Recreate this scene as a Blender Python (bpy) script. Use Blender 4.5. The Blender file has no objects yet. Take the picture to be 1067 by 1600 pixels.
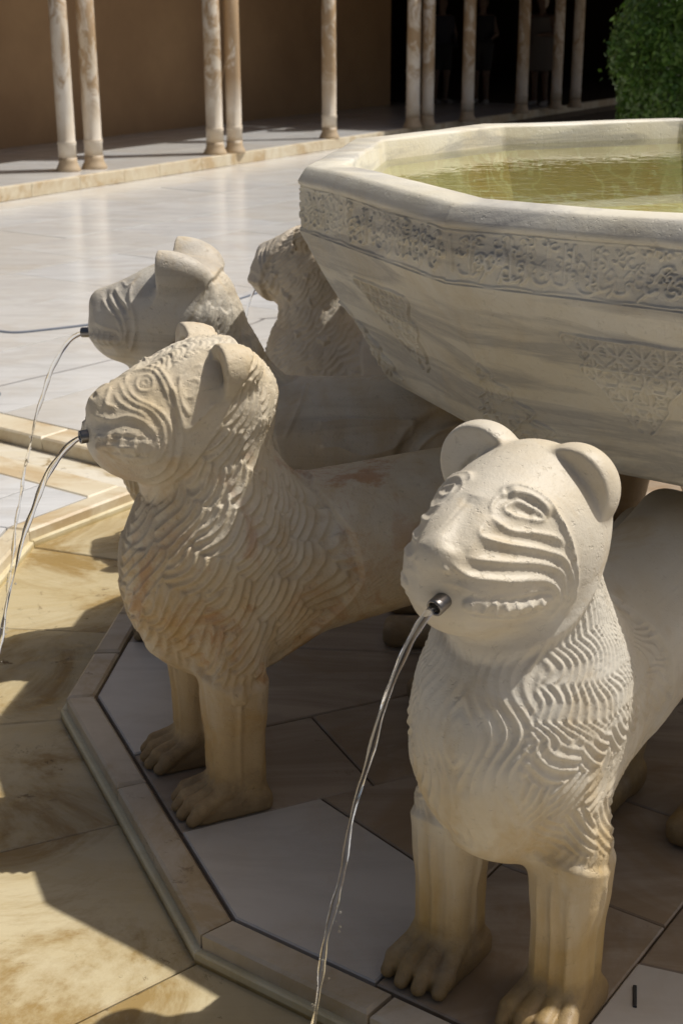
import bpy, bmesh, math, random
import numpy as np
from mathutils import Vector, Matrix
R = math.radians
SC = bpy.context.scene
COL = SC.collection

# ------------------------------------------------------------------ camera
PIT, ROLL = 0.3461, 0.0029
EYE = Vector((0, 0, 1.5))
cam_d = bpy.data.cameras.new('camera')
cam = bpy.data.objects.new('camera', cam_d)
COL.objects.link(cam)
cam_d.sensor_fit = 'VERTICAL'
cam_d.sensor_height = 36.0
cam_d.lens = 36.0 * 2137.9 / 1600.0
cam_d.clip_end = 500
cam_d.clip_start = 0.05
cam.location = EYE
cam.rotation_euler = (Matrix.Rotation(R(90) - PIT, 3, 'X') @ Matrix.Rotation(-ROLL, 3, 'Z')).to_euler()
cam_d.dof.use_dof = True
cam_d.dof.focus_distance = 2.35
cam_d.dof.aperture_fstop = 9.0
SC.camera = cam

# ------------------------------------------------------------------ sky, sun, exposure
SUN_AZ, SUN_EL = 16.5, 58.0          # towards the sun, degrees from +x, and above the horizon
world = bpy.data.worlds.new('World')
SC.world = world
world.use_nodes = True
wn = world.node_tree.nodes
wn.clear()
wo = wn.new('ShaderNodeOutputWorld'); wb = wn.new('ShaderNodeBackground'); ws = wn.new('ShaderNodeTexSky')
ws.sky_type = 'NISHITA'
ws.sun_disc = False
ws.sun_elevation = R(SUN_EL)
ws.sun_rotation = R(90 - SUN_AZ)
wb.inputs['Strength'].default_value = 0.064
ws.dust_density = 6.0
ws.ozone_density = 0.3
ws.air_density = 0.9
world.node_tree.links.new(ws.outputs[0], wb.inputs[0])
world.node_tree.links.new(wb.outputs[0], wo.inputs[0])
sd = bpy.data.lights.new('sun', 'SUN')
sd.energy = 4.1
sd.angle = R(0.5)
sd.color = (1.0, 0.965, 0.905)
so = bpy.data.objects.new('sun', sd)
COL.objects.link(so)
sv = Vector((math.cos(R(SUN_AZ)) * math.cos(R(SUN_EL)), math.sin(R(SUN_AZ)) * math.cos(R(SUN_EL)), math.sin(R(SUN_EL))))
so.rotation_euler = sv.to_track_quat('Z', 'Y').to_euler()
so.location = (6, 2, 10)
SC.view_settings.view_transform = 'Standard'
SC.view_settings.look = 'None'
SC.view_settings.exposure = 0.0
SC.view_settings.gamma = 1.0
SC.view_settings.use_curve_mapping = False
SC.render.engine = 'CYCLES'
SC.cycles.max_bounces = 8
SC.cycles.transparent_max_bounces = 12
SC.cycles.caustics_reflective = False
SC.cycles.caustics_refractive = False

# ------------------------------------------------------------------ the plan of the place
CX, CY = 1.2003, 3.1807
TH = R(24.39)                               # the dodecagon's facing: lions stand at TH + 30k degrees
BAS = [127.4, 155.1, 187.2, 218.2, 248.1, 278.0, 307.9, 337.8, 367.7, 397.6, 427.5, 457.4]   # corners of the bowl, a little uneven
def pol(r, deg, z=0.0):
    return Vector((CX + r * math.cos(R(deg)), CY + r * math.sin(R(deg)), z))
def lion_deg(k):
    return 24.39 - 150 - 30 * k             # k=0 right front, 1 left front, 2, 3 ...

# ------------------------------------------------------------------ helpers
def tag(o, label=None, cat=None, group=None, kind=None):
    if label: o['label'] = label
    if cat: o['category'] = cat
    if group: o['group'] = group
    if kind: o['kind'] = kind
    return o
def empty(name, loc=(0, 0, 0), rz=0.0):
    o = bpy.data.objects.new(name, None)
    o.location = loc; o.rotation_euler = (0, 0, rz)
    o.empty_display_size = 0.1
    COL.objects.link(o)
    return o
def link(name, me, parent=None, mat=None, smooth=False):
    if mat is not None and not me.materials: me.materials.append(mat)
    if smooth:
        me.polygons.foreach_set('use_smooth', [True] * len(me.polygons))
    o = bpy.data.objects.new(name, me)
    COL.objects.link(o)
    if parent is not None: o.parent = parent
    return o
def mesh_from(verts, faces, name='mesh'):
    me = bpy.data.meshes.new(name)
    me.from_pydata([tuple(v) for v in verts], [], faces)
    me.update()
    return me
def np_mesh(V, F, name='mesh'):
    """V (n,3) floats, F (m,4) ints, fast."""
    me = bpy.data.meshes.new(name)
    me.vertices.add(len(V)); me.vertices.foreach_set('co', V.astype(np.float32).ravel())
    k = F.shape[1]
    me.loops.add(F.size); me.loops.foreach_set('vertex_index', F.astype(np.int32).ravel())
    me.polygons.add(len(F)); me.polygons.foreach_set('loop_start', np.arange(0, F.size, k, dtype=np.int32))
    me.update(calc_edges=True)
    me.validate()
    me.polygons.foreach_set('use_smooth', np.ones(len(me.polygons), dtype=bool))
    return me
def slab_mesh(poly, z0, z1, bev=0.003, jit=0.0, rnd=None):
    """A stone slab: polygon (x, y) list, counter-clockwise, with a chamfered upper edge."""
    n = len(poly)
    c = Vector((sum(p[0] for p in poly) / n, sum(p[1] for p in poly) / n))
    def inset(d):
        out = []
        for i in range(n):
            a, b, e = Vector(poly[i - 1]).to_2d(), Vector(poly[i]).to_2d(), Vector(poly[(i + 1) % n]).to_2d()
            d1 = (b - a).normalized(); d2 = (e - b).normalized()
            n1 = Vector((-d1.y, d1.x)); n2 = Vector((-d2.y, d2.x))
            m = (n1 + n2); m = m / max(0.3, m.length_squared) * 2
            out.append(b + m * d)
        return out
    p0 = [Vector(p).to_2d() for p in poly]; p1 = inset(bev)
    V = [(p.x, p.y, z0) for p in p0] + [(p.x, p.y, z1 - bev) for p in p0] + [(p.x, p.y, z1) for p in p1]
    F = []
    for i in range(n):
        j = (i + 1) % n
        F.append((i, j, n + j, n + i)); F.append((n + i, n + j, 2 * n + j, 2 * n + i))
    F.append(tuple(range(2 * n, 3 * n)))
    F.append(tuple(reversed(range(n))))
    return mesh_from(V, F, 'slab')
def lathe(profile, seg=32, name='lathe'):
    V, F = [], []
    n = len(profile)
    for i in range(seg):
        a = 2 * math.pi * i / seg
        for r, z in profile: V.append((r * math.cos(a), r * math.sin(a), z))
    for i in range(seg):
        j = (i + 1) % seg
        for k in range(n - 1):
            F.append((i * n + k, j * n + k, j * n + k + 1, i * n + k + 1))
    F.append(tuple(i * n + n - 1 for i in range(seg)))
    F.append(tuple(i * n for i in reversed(range(seg))))
    return mesh_from(V, F, name)

# ------------------------------------------------------------------ materials
class NT:
    def __init__(s, name):
        s.m = bpy.data.materials.new(name); s.m.use_nodes = True
        s.t = s.m.node_tree; s.t.nodes.clear()
        s.out = s.n('ShaderNodeOutputMaterial')
    def n(s, t, **kw):
        x = s.t.nodes.new(t)
        for k, v in kw.items():
            if k.startswith('i_'): x.inputs[int(k[2:]) if k[2:].isdigit() else k[2:].replace('_', ' ')].default_value = v
            else: setattr(x, k, v)
        return x
    def l(s, a, b): s.t.links.new(a, b)
    def ramp(s, fac, stops, interp='LINEAR'):
        r = s.n('ShaderNodeValToRGB'); cr = r.color_ramp; cr.interpolation = interp
        while len(cr.elements) > 1: cr.elements.remove(cr.elements[-1])
        for i, (p, c) in enumerate(stops):
            e = cr.elements[0] if i == 0 else cr.elements.new(p)
            e.position = p; e.color = (c, c, c, 1) if isinstance(c, (int, float)) else (*c, 1)
        s.l(fac, r.inputs[0]); return r.outputs[0]
    def mix(s, fac, a, b, mode='MIX'):
        m = s.n('ShaderNodeMix', data_type='RGBA', blend_type=mode)
        for sock, v in ((m.inputs[0], fac), (m.inputs[6], a), (m.inputs[7], b)):
            if isinstance(v, (int, float)): sock.default_value = v
            elif isinstance(v, tuple): sock.default_value = (*v, 1)
            else: s.l(v, sock)
        return m.outputs[2]
    def math(s, op, a, b=0.0, clamp=False):
        m = s.n('ShaderNodeMath', operation=op, use_clamp=clamp)
        for k, v in ((0, a), (1, b)):
            if isinstance(v, (int, float)): m.inputs[k].default_value = v
            else: s.l(v, m.inputs[k])
        return m.outputs[0]
    def coords(s, scale=(1, 1, 1), rot=(0, 0, 0), rand=0.0, kind='Object'):
        tc = s.n('ShaderNodeTexCoord'); mp = s.n('ShaderNodeMapping')
        mp.inputs['Scale'].default_value = scale; mp.inputs['Rotation'].default_value = rot
        src = tc.outputs[kind]
        if rand:
            oi = s.n('ShaderNodeObjectInfo')
            cx = s.n('ShaderNodeCombineXYZ')
            s.l(s.math('MULTIPLY', oi.outputs['Random'], rand), cx.inputs[0]); s.l(s.math('MULTIPLY', oi.outputs['Random'], rand * 1.7), cx.inputs[1])
            s.l(s.math('MULTIPLY', oi.outputs['Random'], rand * 0.3), cx.inputs[2])
            ad = s.n('ShaderNodeVectorMath', operation='ADD'); s.l(src, ad.inputs[0]); s.l(cx.outputs[0], ad.inputs[1]); src = ad.outputs[0]
        s.l(src, mp.inputs[0]); return mp.outputs[0]
    def noise(s, vec, scale, detail=4, rough=0.55, dist=0.0):
        x = s.n('ShaderNodeTexNoise'); x.inputs['Scale'].default_value = scale; x.inputs['Detail'].default_value = detail
        x.inputs['Roughness'].default_value = rough; x.inputs['Distortion'].default_value = dist
        s.l(vec, x.inputs['Vector']); return x.outputs[0]
    def wave(s, vec, scale, dist=8, detail=3, dscale=1.0, prof='SIN', dirn='Y'):
        x = s.n('ShaderNodeTexWave', wave_profile=prof, bands_direction=dirn); x.inputs['Scale'].default_value = scale
        x.inputs['Distortion'].default_value = dist; x.inputs['Detail'].default_value = detail; x.inputs['Detail Scale'].default_value = dscale
        s.l(vec, x.inputs['Vector']); return x.outputs['Fac'] if 'Fac' in x.outputs else x.outputs[1]
    def bump(s, h, dist=0.003, strength=1.0, prev=None):
        b = s.n('ShaderNodeBump'); b.inputs['Distance'].default_value = dist; b.inputs['Strength'].default_value = strength
        s.l(h, b.inputs['Height'])
        if prev is not None: s.l(prev, b.inputs['Normal'])
        return b.outputs[0]
    def bsdf(s, col, rough=0.5, normal=None, spec=0.5, **kw):
        p = s.n('ShaderNodeBsdfPrincipled')
        for k, v in (('Base Color', col), ('Roughness', rough), ('Specular IOR Level', spec)):
            if isinstance(v, tuple): p.inputs[k].default_value = (*v, 1)
            elif isinstance(v, (int, float)): p.inputs[k].default_value = v
            else: s.l(v, p.inputs[k])
        for k, v in kw.items():
            sock = p.inputs[k.replace('_', ' ')]
            if isinstance(v, (int, float)): sock.default_value = v
            elif isinstance(v, tuple): sock.default_value = v
            else: s.l(v, sock)
        if normal is not None: s.l(normal, p.inputs['Normal'])
        s.l(p.outputs[0], s.out.inputs[0]); return p

# ------------------------------------------------------------------ carving in stone: distance fields turned into meshes
def nrm(v): return v / np.linalg.norm(v)
def f_ell(P, c, r, rot=None):
    q = P - np.asarray(c, np.float32)
    if rot is not None: q = q @ rot
    r = np.asarray(r, np.float32)
    k0 = np.sqrt(((q / r) ** 2).sum(1)); k1 = np.sqrt(((q / (r * r)) ** 2).sum(1)) + 1e-9
    return k0 * (k0 - 1) / k1
def f_cone(P, a, b, ra, rb, sc=None):
    a = np.asarray(a, np.float32); b = np.asarray(b, np.float32)
    Q = P
    if sc is not None:
        sc = np.asarray(sc, np.float32); Q = P / sc; a = a / sc; b = b / sc
    ab = b - a; t = np.clip(((Q - a) @ ab) / (ab @ ab), 0, 1)
    d = np.linalg.norm(Q - a - t[:, None] * ab, axis=1) - (ra + (rb - ra) * t)
    return d if sc is None else d * float(sc.min())
def f_box(P, c, h, r, rot=None):
    q = P - np.asarray(c, np.float32)
    if rot is not None: q = q @ rot
    q = np.abs(q) - (np.asarray(h, np.float32) - r)
    return np.sqrt((np.maximum(q, 0) ** 2).sum(1)) + np.minimum(q.max(1), 0) - r
def smin(a, b, k):
    h = np.clip(0.5 + 0.5 * (b - a) / k, 0, 1)
    return b + (a - b) * h - k * h * (1 - h)
def smax(a, b, k): return -smin(-a, -b, k)
def rotY(deg):                              # tips +x down by deg
    a = R(deg); return np.array([[math.cos(a), 0, -math.sin(a)], [0, 1, 0], [math.sin(a), 0, math.cos(a)]], np.float32).T
def rotZ(deg):
    a = R(deg); return np.array([[math.cos(a), -math.sin(a), 0], [math.sin(a), math.cos(a), 0], [0, 0, 1]], np.float32)
def rotX(deg):
    a = R(deg); return np.array([[1, 0, 0], [0, math.cos(a), -math.sin(a)], [0, math.sin(a), math.cos(a)]], np.float32)

def carve(field, lo, hi, vox, refine=4):
    import openvdb
    lo = np.asarray(lo, float); hi = np.asarray(hi, float)
    cv = vox * refine
    n = np.ceil((hi - lo) / cv).astype(int)
    g = [lo[i] + cv * (np.arange(n[i]) + 0.5) for i in range(3)]
    G = np.stack(np.meshgrid(*g, indexing='ij'), -1).reshape(-1, 3).astype(np.float32)
    d = field(G)
    band = np.abs(d) < cv * 1.3
    A = np.repeat(np.repeat(np.repeat(np.where(d > 0, 1.0, -1.0).reshape(n).astype(np.float32), refine, 0), refine, 1), refine, 2) * vox * 3
    idx = np.argwhere(band.reshape(n)).astype(np.int32)
    o = np.stack(np.meshgrid(*[np.arange(refine)] * 3, indexing='ij'), -1).reshape(-1, 3).astype(np.int32)
    I = (idx[:, None, :] * refine + o[None]).reshape(-1, 3)
    P = (lo + (I + 0.5) * vox).astype(np.float32)
    out = np.empty(len(P), np.float32)
    for s in range(0, len(P), 400000): out[s:s + 400000] = field(P[s:s + 400000])
    A[I[:, 0], I[:, 1], I[:, 2]] = np.clip(out, -vox * 3, vox * 3)
    grid = openvdb.FloatGrid(vox * 3)
    grid.copyFromArray(np.ascontiguousarray(A, dtype=np.float32))

    V, Q = grid.convertToQuads(isovalue=0.0)
    V = lo + (np.asarray(V, float) + 0.5) * vox
    return V, np.asarray(Q)[:, ::-1].copy()
def normals(V, F):
    a = V[F[:, 2]] - V[F[:, 0]]; b = V[F[:, 3]] - V[F[:, 1]]
    fn = np.cross(a, b)
    N = np.zeros_like(V)
    for k in range(4): np.add.at(N, F[:, k], fn)
    return N / (np.linalg.norm(N, axis=1, keepdims=True) + 1e-12)
def smooth_v(V, F, it=2, lam=0.5):
    for _ in range(it):
        S = np.zeros_like(V); c = np.zeros(len(V))
        for k in range(4):
            j = F[:, (k + 1) % 4]; i = F[:, k]
            for ax in range(3): S[:, ax] += np.bincount(i, V[j, ax], len(V)) + np.bincount(j, V[i, ax], len(V))
            c += np.bincount(i, minlength=len(V)) + np.bincount(j, minlength=len(V))
        V = V + lam * (S / c[:, None] - V)
    return V
def seg_dist(P, pts, w=None):
    """distance of points to a 3-D polyline and the parameter along it (0..1)"""
    pts = np.asarray(pts, float)
    best = np.full(len(P), 1e9); tt = np.zeros(len(P))
    L = np.linalg.norm(np.diff(pts, axis=0), axis=1); cum = np.concatenate([[0], np.cumsum(L)]); tot = cum[-1] + 1e-9
    for i in range(len(pts) - 1):
        a, b = pts[i], pts[i + 1]; ab = b - a; l2 = ab @ ab + 1e-12
        t = np.clip(((P - a) @ ab) / l2, 0, 1)
        d = np.linalg.norm(P - a - t[:, None] * ab, axis=1)
        m = d < best
        best[m] = d[m]; tt[m] = (cum[i] + t[m] * L[i]) / tot
    return best, tt
def catmull(pts, n=6):
    pts = np.asarray(pts, float)
    if len(pts) < 3: return pts
    p = np.vstack([2 * pts[0] - pts[1], pts, 2 * pts[-1] - pts[-2]])
    out = []
    for i in range(1, len(p) - 2):
        for k in range(n):
            t = k / n
            out.append(0.5 * ((2 * p[i]) + (-p[i-1] + p[i+1]) * t + (2*p[i-1] - 5*p[i] + 4*p[i+1] - p[i+2]) * t*t + (-p[i-1] + 3*p[i] - 3*p[i+1] + p[i+2]) * t**3))
    out.append(p[-2]); return np.array(out)
def vnoise(P, scale, seed=0):
    """cheap smooth value noise"""
    rs = np.random.RandomState(seed); T = rs.rand(32, 32, 32)
    q = P * scale; i = np.floor(q).astype(int); f = q - i; f = f * f * (3 - 2 * f)
    def g(a, b, c): return T[(i[:, 0] + a) & 31, (i[:, 1] + b) & 31, (i[:, 2] + c) & 31]
    x0 = g(0,0,0)*(1-f[:,0])+g(1,0,0)*f[:,0]; x1 = g(0,1,0)*(1-f[:,0])+g(1,1,0)*f[:,0]
    x2 = g(0,0,1)*(1-f[:,0])+g(1,0,1)*f[:,0]; x3 = g(0,1,1)*(1-f[:,0])+g(1,1,1)*f[:,0]
    y0 = x0*(1-f[:,1])+x1*f[:,1]; y1 = x2*(1-f[:,1])+x3*f[:,1]
    return (y0*(1-f[:,2])+y1*f[:,2]) * 2 - 1
def sstep(a, b, x):
    t = np.clip((x - a) / (b - a), 0, 1); return t * t * (3 - 2 * t)

# ------------------------------------------------------------------ stones and other materials
def stone(name, light, mid, stain, stain_amt=0.5, vein=0.0, rough=0.55, sc=1.0, low_stain=0.0, ls_off=0.0, vein_col=(0.30, 0.28, 0.27), seed=0.0, grain=1.0, patch=None, vrot=(0, 0, 0), coat=0.0):
    t = NT(name)
    co = t.coords((sc, sc, sc)); sh = t.n('ShaderNodeVectorMath', operation='ADD'); t.l(co, sh.inputs[0]); sh.inputs[1].default_value = (seed, seed * .7, seed * .3); co = sh.outputs[0]
    a = t.noise(co, 3.2, 6, 0.6); col = t.mix(t.ramp(a, [(0.35, 0), (0.68, 1)]), light, mid)
    if vein:
        vc = t.coords((0.7 * sc, 0.7 * sc, 5.5 * sc), vrot)
        v = t.noise(vc, 2.6, 7, 0.62, 0.8)
        vm = t.ramp(v, [(0.46, 0), (0.60, 1), (0.66, 0.55), (0.74, 0.9)])
        col = t.mix(t.math('MULTIPLY', vm, vein), col, vein_col)
    b = t.noise(co, 5.5, 7, 0.68, 0.6)
    sm = t.ramp(b, [(0.52, 0), (0.66, 1)])
    col = t.mix(t.math('MULTIPLY', sm, stain_amt), col, stain)
    if patch:                                   # rusty patches left by lichen and iron
        pc = t.noise(co, 4.3, 8, 0.72, 1.2); pm = t.ramp(pc, [(0.54, 0), (0.62, 1)])
        zs = t.n('ShaderNodeSeparateXYZ'); zt = t.n('ShaderNodeTexCoord'); t.l(zt.outputs['Object'], zs.inputs[0]); pm = t.math('MULTIPLY', pm, t.ramp(zs.outputs[2], [(0.66, 1), (0.78, 0.1)]))
        pd = t.noise(co, 1.9, 2); pd = t.ramp(pd, [(0.42, 0), (0.58, 1)])
        col = t.mix(t.math('MULTIPLY', t.math('MULTIPLY', pm, pd), patch[3]), col, patch[:3])
    if low_stain:
        sx = t.n('ShaderNodeSeparateXYZ'); tc = t.n('ShaderNodeTexCoord'); t.l(tc.outputs['Object'], sx.inputs[0])
        st = t.noise(t.coords((9, 9, 1.2)), 1.6, 4, 0.6)
        zz = t.math('ADD', t.math('SUBTRACT', sx.outputs[2], ls_off), t.math('MULTIPLY', st, 0.95))
        lm = t.ramp(zz, [(0.46, 1), (0.62, 0.7), (0.92, 0)])
        col = t.mix(t.math('MULTIPLY', lm, low_stain), col, stain)
        gr = t.ramp(t.math('ADD', sx.outputs[2], t.math('MULTIPLY', t.noise(co, 14, 5, 0.7), 0.16)), [(0.11, 1), (0.17, 0)])
        col = t.mix(t.math('MULTIPLY', gr, 0.75), col, (0.20, 0.13, 0.06))
    dots = t.ramp(t.noise(co, 60, 3, 0.7), [(0.64, 0), (0.72, 1)])
    col = t.mix(t.math('MULTIPLY', dots, 0.25 * grain), col, (0.22, 0.17, 0.11))
    g = t.math('ADD', t.noise(co, 90, 4, 0.6), t.math('MULTIPLY', t.noise(co, 320, 2, 0.6), 0.4))
    pit = t.ramp(t.noise(co, 75, 3, 0.7), [(0.60, 0), (0.70, 1)]); g = t.math('SUBTRACT', g, t.math('MULTIPLY', pit, 0.8))
    nr = t.bump(g, 0.0022 * grain, 0.7)
    rr = t.math('ADD', rough - 0.08, t.math('MULTIPLY', b, 0.16))
    t.bsdf(col, rr, nr, 0.35, Coat_Weight=coat, Coat_Roughness=0.2)
    return t.m
STONE = [
    stone('carved_marble_pale', (0.63, 0.59, 0.505), (0.56, 0.475, 0.335), (0.42, 0.27, 0.075), 0.36, vein=0.10, rough=0.50, low_stain=0.85, seed=1.3, grain=0.65),
    stone('carved_marble_ochre', (0.64, 0.58, 0.47), (0.57, 0.455, 0.28), (0.45, 0.27, 0.075), 0.5, vein=0.12, rough=0.6, low_stain=0.62, ls_off=0.17, seed=4.1, patch=(0.40, 0.17, 0.06, 0.6)),
    stone('carved_marble_grey', (0.60, 0.56, 0.48), (0.53, 0.45, 0.33), (0.44, 0.29, 0.10), 0.42, vein=0.34, rough=0.5, low_stain=0.55, ls_off=0.22, seed=7.7, vein_col=(0.21, 0.19, 0.18)),
    stone('carved_marble_worn', (0.55, 0.50, 0.42), (0.49, 0.41, 0.30), (0.40, 0.28, 0.13), 0.30, vein=0.15, rough=0.6, low_stain=0.4, seed=11.2),
]
M_BASIN = stone('banded_marble', (0.72, 0.69, 0.60), (0.66, 0.60, 0.46), (0.47, 0.36, 0.19), 0.25, vein=0.62, rough=0.5, seed=2.2, grain=0.55, vein_col=(0.285, 0.275, 0.265))
def paving(name, base, dark, vein_amt, stain=(0.45, 0.33, 0.16), stain_amt=0.1, rough=0.2, rv=0.1, rand=40.0, tint=0.25, tcol=(0.5, 0.42, 0.3), bumpd=0.0008, wet=0.0, spots=0.0, cracks=0):
    t = NT(name)
    co = t.coords((1, 1, 1), rand=rand)
    vz = t.coords((0.9, 3.6, 1), (0, 0, 0.5), rand=rand)
    v = t.noise(vz, 1.5, 8, 0.62, 1.4)
    col = t.mix(t.math('MULTIPLY', t.ramp(v, [(0.42, 0), (0.58, 1), (0.62, 0.4), (0.8, 1)]), vein_amt), base, dark)
    oi = t.n('ShaderNodeObjectInfo')
    col = t.mix(t.math('MULTIPLY', oi.outputs['Random'], tint), col, tcol)
    s = t.noise(co, 2.1, 8, 0.7, 0.8)
    col = t.mix(t.math('MULTIPLY', t.ramp(s, [(0.47, 0), (0.53, 0.35), (0.60, 1)]), stain_amt), col, stain)
    if spots:
        s2 = t.noise(co, 14, 6, 0.75, 0.5); s3 = t.noise(co, 1.7, 3)
        m = t.math('MULTIPLY', t.ramp(s2, [(0.60, 0), (0.66, 1)]), t.ramp(s3, [(0.50, 0), (0.60, 1)]))
        col = t.mix(t.math('MULTIPLY', m, spots), col, (0.10, 0.055, 0.02))
    if cracks:
        wp = t.n('ShaderNodeVectorMath', operation='ADD'); t.l(co, wp.inputs[0])
        nn = t.n('ShaderNodeTexNoise'); nn.inputs['Scale'].default_value = 3.0; nn.inputs['Detail'].default_value = 6; t.l(co, nn.inputs['Vector'])
        t.l(nn.outputs[1], wp.inputs[1])
        vo = t.n('ShaderNodeTexVoronoi', feature='DISTANCE_TO_EDGE'); vo.inputs['Scale'].default_value = 1.15; t.l(wp.outputs[0], vo.inputs['Vector'])
        cm = t.math('MULTIPLY', t.ramp(vo.outputs[0], [(0.0, 1), (0.009, 0.7), (0.020, 0)]), t.ramp(t.noise(co, 1.3, 3), [(0.50, 0), (0.58, 1)]))
        col = t.mix(t.math('MULTIPLY', cm, 0.9), col, (0.12, 0.075, 0.03))
        hm_ = t.math('MULTIPLY', t.ramp(vo.outputs[0], [(0.0, 1), (0.06, 0)]), t.ramp(t.noise(co, 1.3, 3), [(0.50, 0), (0.58, 1)]))
        col = t.mix(t.math('MULTIPLY', hm_, 0.5), col, (0.40, 0.27, 0.09))
    n2 = t.noise(co, 0.9, 3, 0.6)
    nb = t.bump(t.math('ADD', t.noise(co, 3.0, 3), t.math('MULTIPLY', t.noise(co, 45, 4), 0.12)), bumpd, 0.6)
    t.bsdf(col, t.math('ADD', rough - rv / 2, t.math('MULTIPLY', n2, rv)), nb, 0.5)
    return t.m
M_COURT = paving('court_marble', (0.625, 0.635, 0.645), (0.42, 0.42, 0.42), 0.5, stain_amt=0.12, rough=0.20, rv=0.12, tint=0.45, tcol=(0.56, 0.52, 0.45), bumpd=0.004)
M_COURTK = paving('court_kerb_marble', (0.66, 0.60, 0.47), (0.52, 0.42, 0.26), 0.5, (0.40, 0.25, 0.09), 0.55, 0.45, 0.15, tint=0.3, tcol=(0.6, 0.5, 0.33), bumpd=0.004, spots=0.5)
M_PLATW = paving('platform_white_marble', (0.56, 0.525, 0.47), (0.38, 0.35, 0.31), 0.35, (0.42, 0.31, 0.17), 0.2, 0.32, 0.1, tint=0.12, spots=0.1)
M_PLATB = paving('platform_brown_marble', (0.42, 0.35, 0.27), (0.24, 0.185, 0.13), 0.7, (0.27, 0.175, 0.085), 0.55, 0.42, 0.15, tint=0.3, tcol=(0.28, 0.2, 0.12), spots=0.4)
M_PLATK = paving('platform_kerb_marble', (0.60, 0.53, 0.42), (0.42, 0.35, 0.25), 0.5, (0.36, 0.24, 0.09), 0.6, 0.40, 0.15, tint=0.3, tcol=(0.42, 0.33, 0.22), spots=0.5, bumpd=0.003)
M_CHAN = paving('wet_stained_marble', (0.70, 0.66, 0.565), (0.60, 0.52, 0.36), 0.5, (0.34, 0.225, 0.07), 0.80, 0.25, 0.15, tint=0.25, tcol=(0.52, 0.42, 0.24), spots=0.95, bumpd=0.003, cracks=1)
def simple(name, col, rough, metal=0.0, nscale=0, nd=0.001):
    t = NT(name); co = t.coords()
    c = t.mix(t.ramp(t.noise(co, 4, 5), [(0.3, 0), (0.7, 1)]), col, tuple(x * 0.75 for x in col))
    t.bsdf(c, rough, t.bump(t.noise(co, nscale, 4), nd, 0.6) if nscale else None, Metallic=metal); return t.m
M_MORTAR = simple('dark_mortar', (0.16, 0.12, 0.08), 0.9, 0, 60, 0.004)
M_PLINTH = paving('pale_plinth_marble', (0.66, 0.60, 0.42), (0.52, 0.42, 0.22), 0.4, (0.42, 0.31, 0.12), 0.5, 0.75, 0.1, tint=0.1)
M_STEEL = simple('brushed_steel', (0.24, 0.225, 0.21), 0.36, 1.0, 150, 0.0003)
M_DARK = simple('dark_hollow', (0.03, 0.03, 0.03), 0.6)
M_CABLE = simple('grey_cable', (0.13, 0.15, 0.19), 0.4, 0.3)
# water: clear film with Fresnel mirror, and the jets
def water(name, tint, s1, s2, d):
    t = NT(name); co = t.coords()
    h = t.math('ADD', t.noise(co, s1, 2, 0.5, 0.6), t.math('MULTIPLY', t.noise(co, s2, 2, 0.5, 0.8), 0.35))
    nb = t.bump(h, d, 1.0)
    g = t.n('ShaderNodeBsdfGlossy'); g.inputs['Roughness'].default_value = 0.02; t.l(nb, g.inputs['Normal'])
    tr = t.n('ShaderNodeBsdfTransparent'); tr.inputs[0].default_value = (*tint, 1)
    fr = t.n('ShaderNodeFresnel'); fr.inputs[0].default_value = 1.33; t.l(nb, fr.inputs['Normal'])
    mx = t.n('ShaderNodeMixShader'); t.l(fr.outputs[0], mx.inputs[0]); t.l(tr.outputs[0], mx.inputs[1]); t.l(g.outputs[0], mx.inputs[2])
    t.l(mx.outputs[0], t.out.inputs[0]); return t.m
M_WATER = water('bowl_water', (0.95, 0.96, 0.82), 4, 18, 0.0022)
M_FILM = water('channel_water', (0.95, 0.91, 0.80), 14, 55, 0.005)
t = NT('jet_water'); t.bsdf((0.95, 0.97, 1.0), 0.04, None, 0.5, **{'Transmission_Weight': 1.0, 'IOR': 1.33}); M_JET = t.m

# ------------------------------------------------------------------ clipping plans of stones
def clip(poly, nx, ny, d):
    out = []
    for i in range(len(poly)):
        a, b = poly[i - 1], poly[i]
        fa, fb = a[0] * nx + a[1] * ny - d, b[0] * nx + b[1] * ny - d
        if (fa <= 0) != (fb <= 0):
            t = fa / (fa - fb); out.append((a[0] + (b[0] - a[0]) * t, a[1] + (b[1] - a[1]) * t))
        if fb <= 0: out.append(b)
    res = []
    for p in out:
        if not res or math.hypot(p[0] - res[-1][0], p[1] - res[-1][1]) > 0.004: res.append(p)
    if len(res) > 2 and math.hypot(res[0][0] - res[-1][0], res[0][1] - res[-1][1]) <= 0.004: res.pop()
    return res
def area(p): return 0.5 * sum(p[i - 1][0] * p[i][1] - p[i][0] * p[i - 1][1] for i in range(len(p)))
def cdir(deg): return math.cos(R(deg)), math.sin(R(deg))
def halfrel(poly, deg, d, sign=1):                 # keep sign * (n . (p - C)) <= d
    nx, ny = cdir(deg); nx *= sign; ny *= sign
    return clip(poly, nx, ny, d + nx * CX + ny * CY)
BIG = [(CX - 60, CY - 60), (CX + 60, CY - 60), (CX + 60, CY + 60), (CX - 60, CY + 60)]
A15 = math.cos(R(15))
rnd = random.Random(5)
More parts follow.
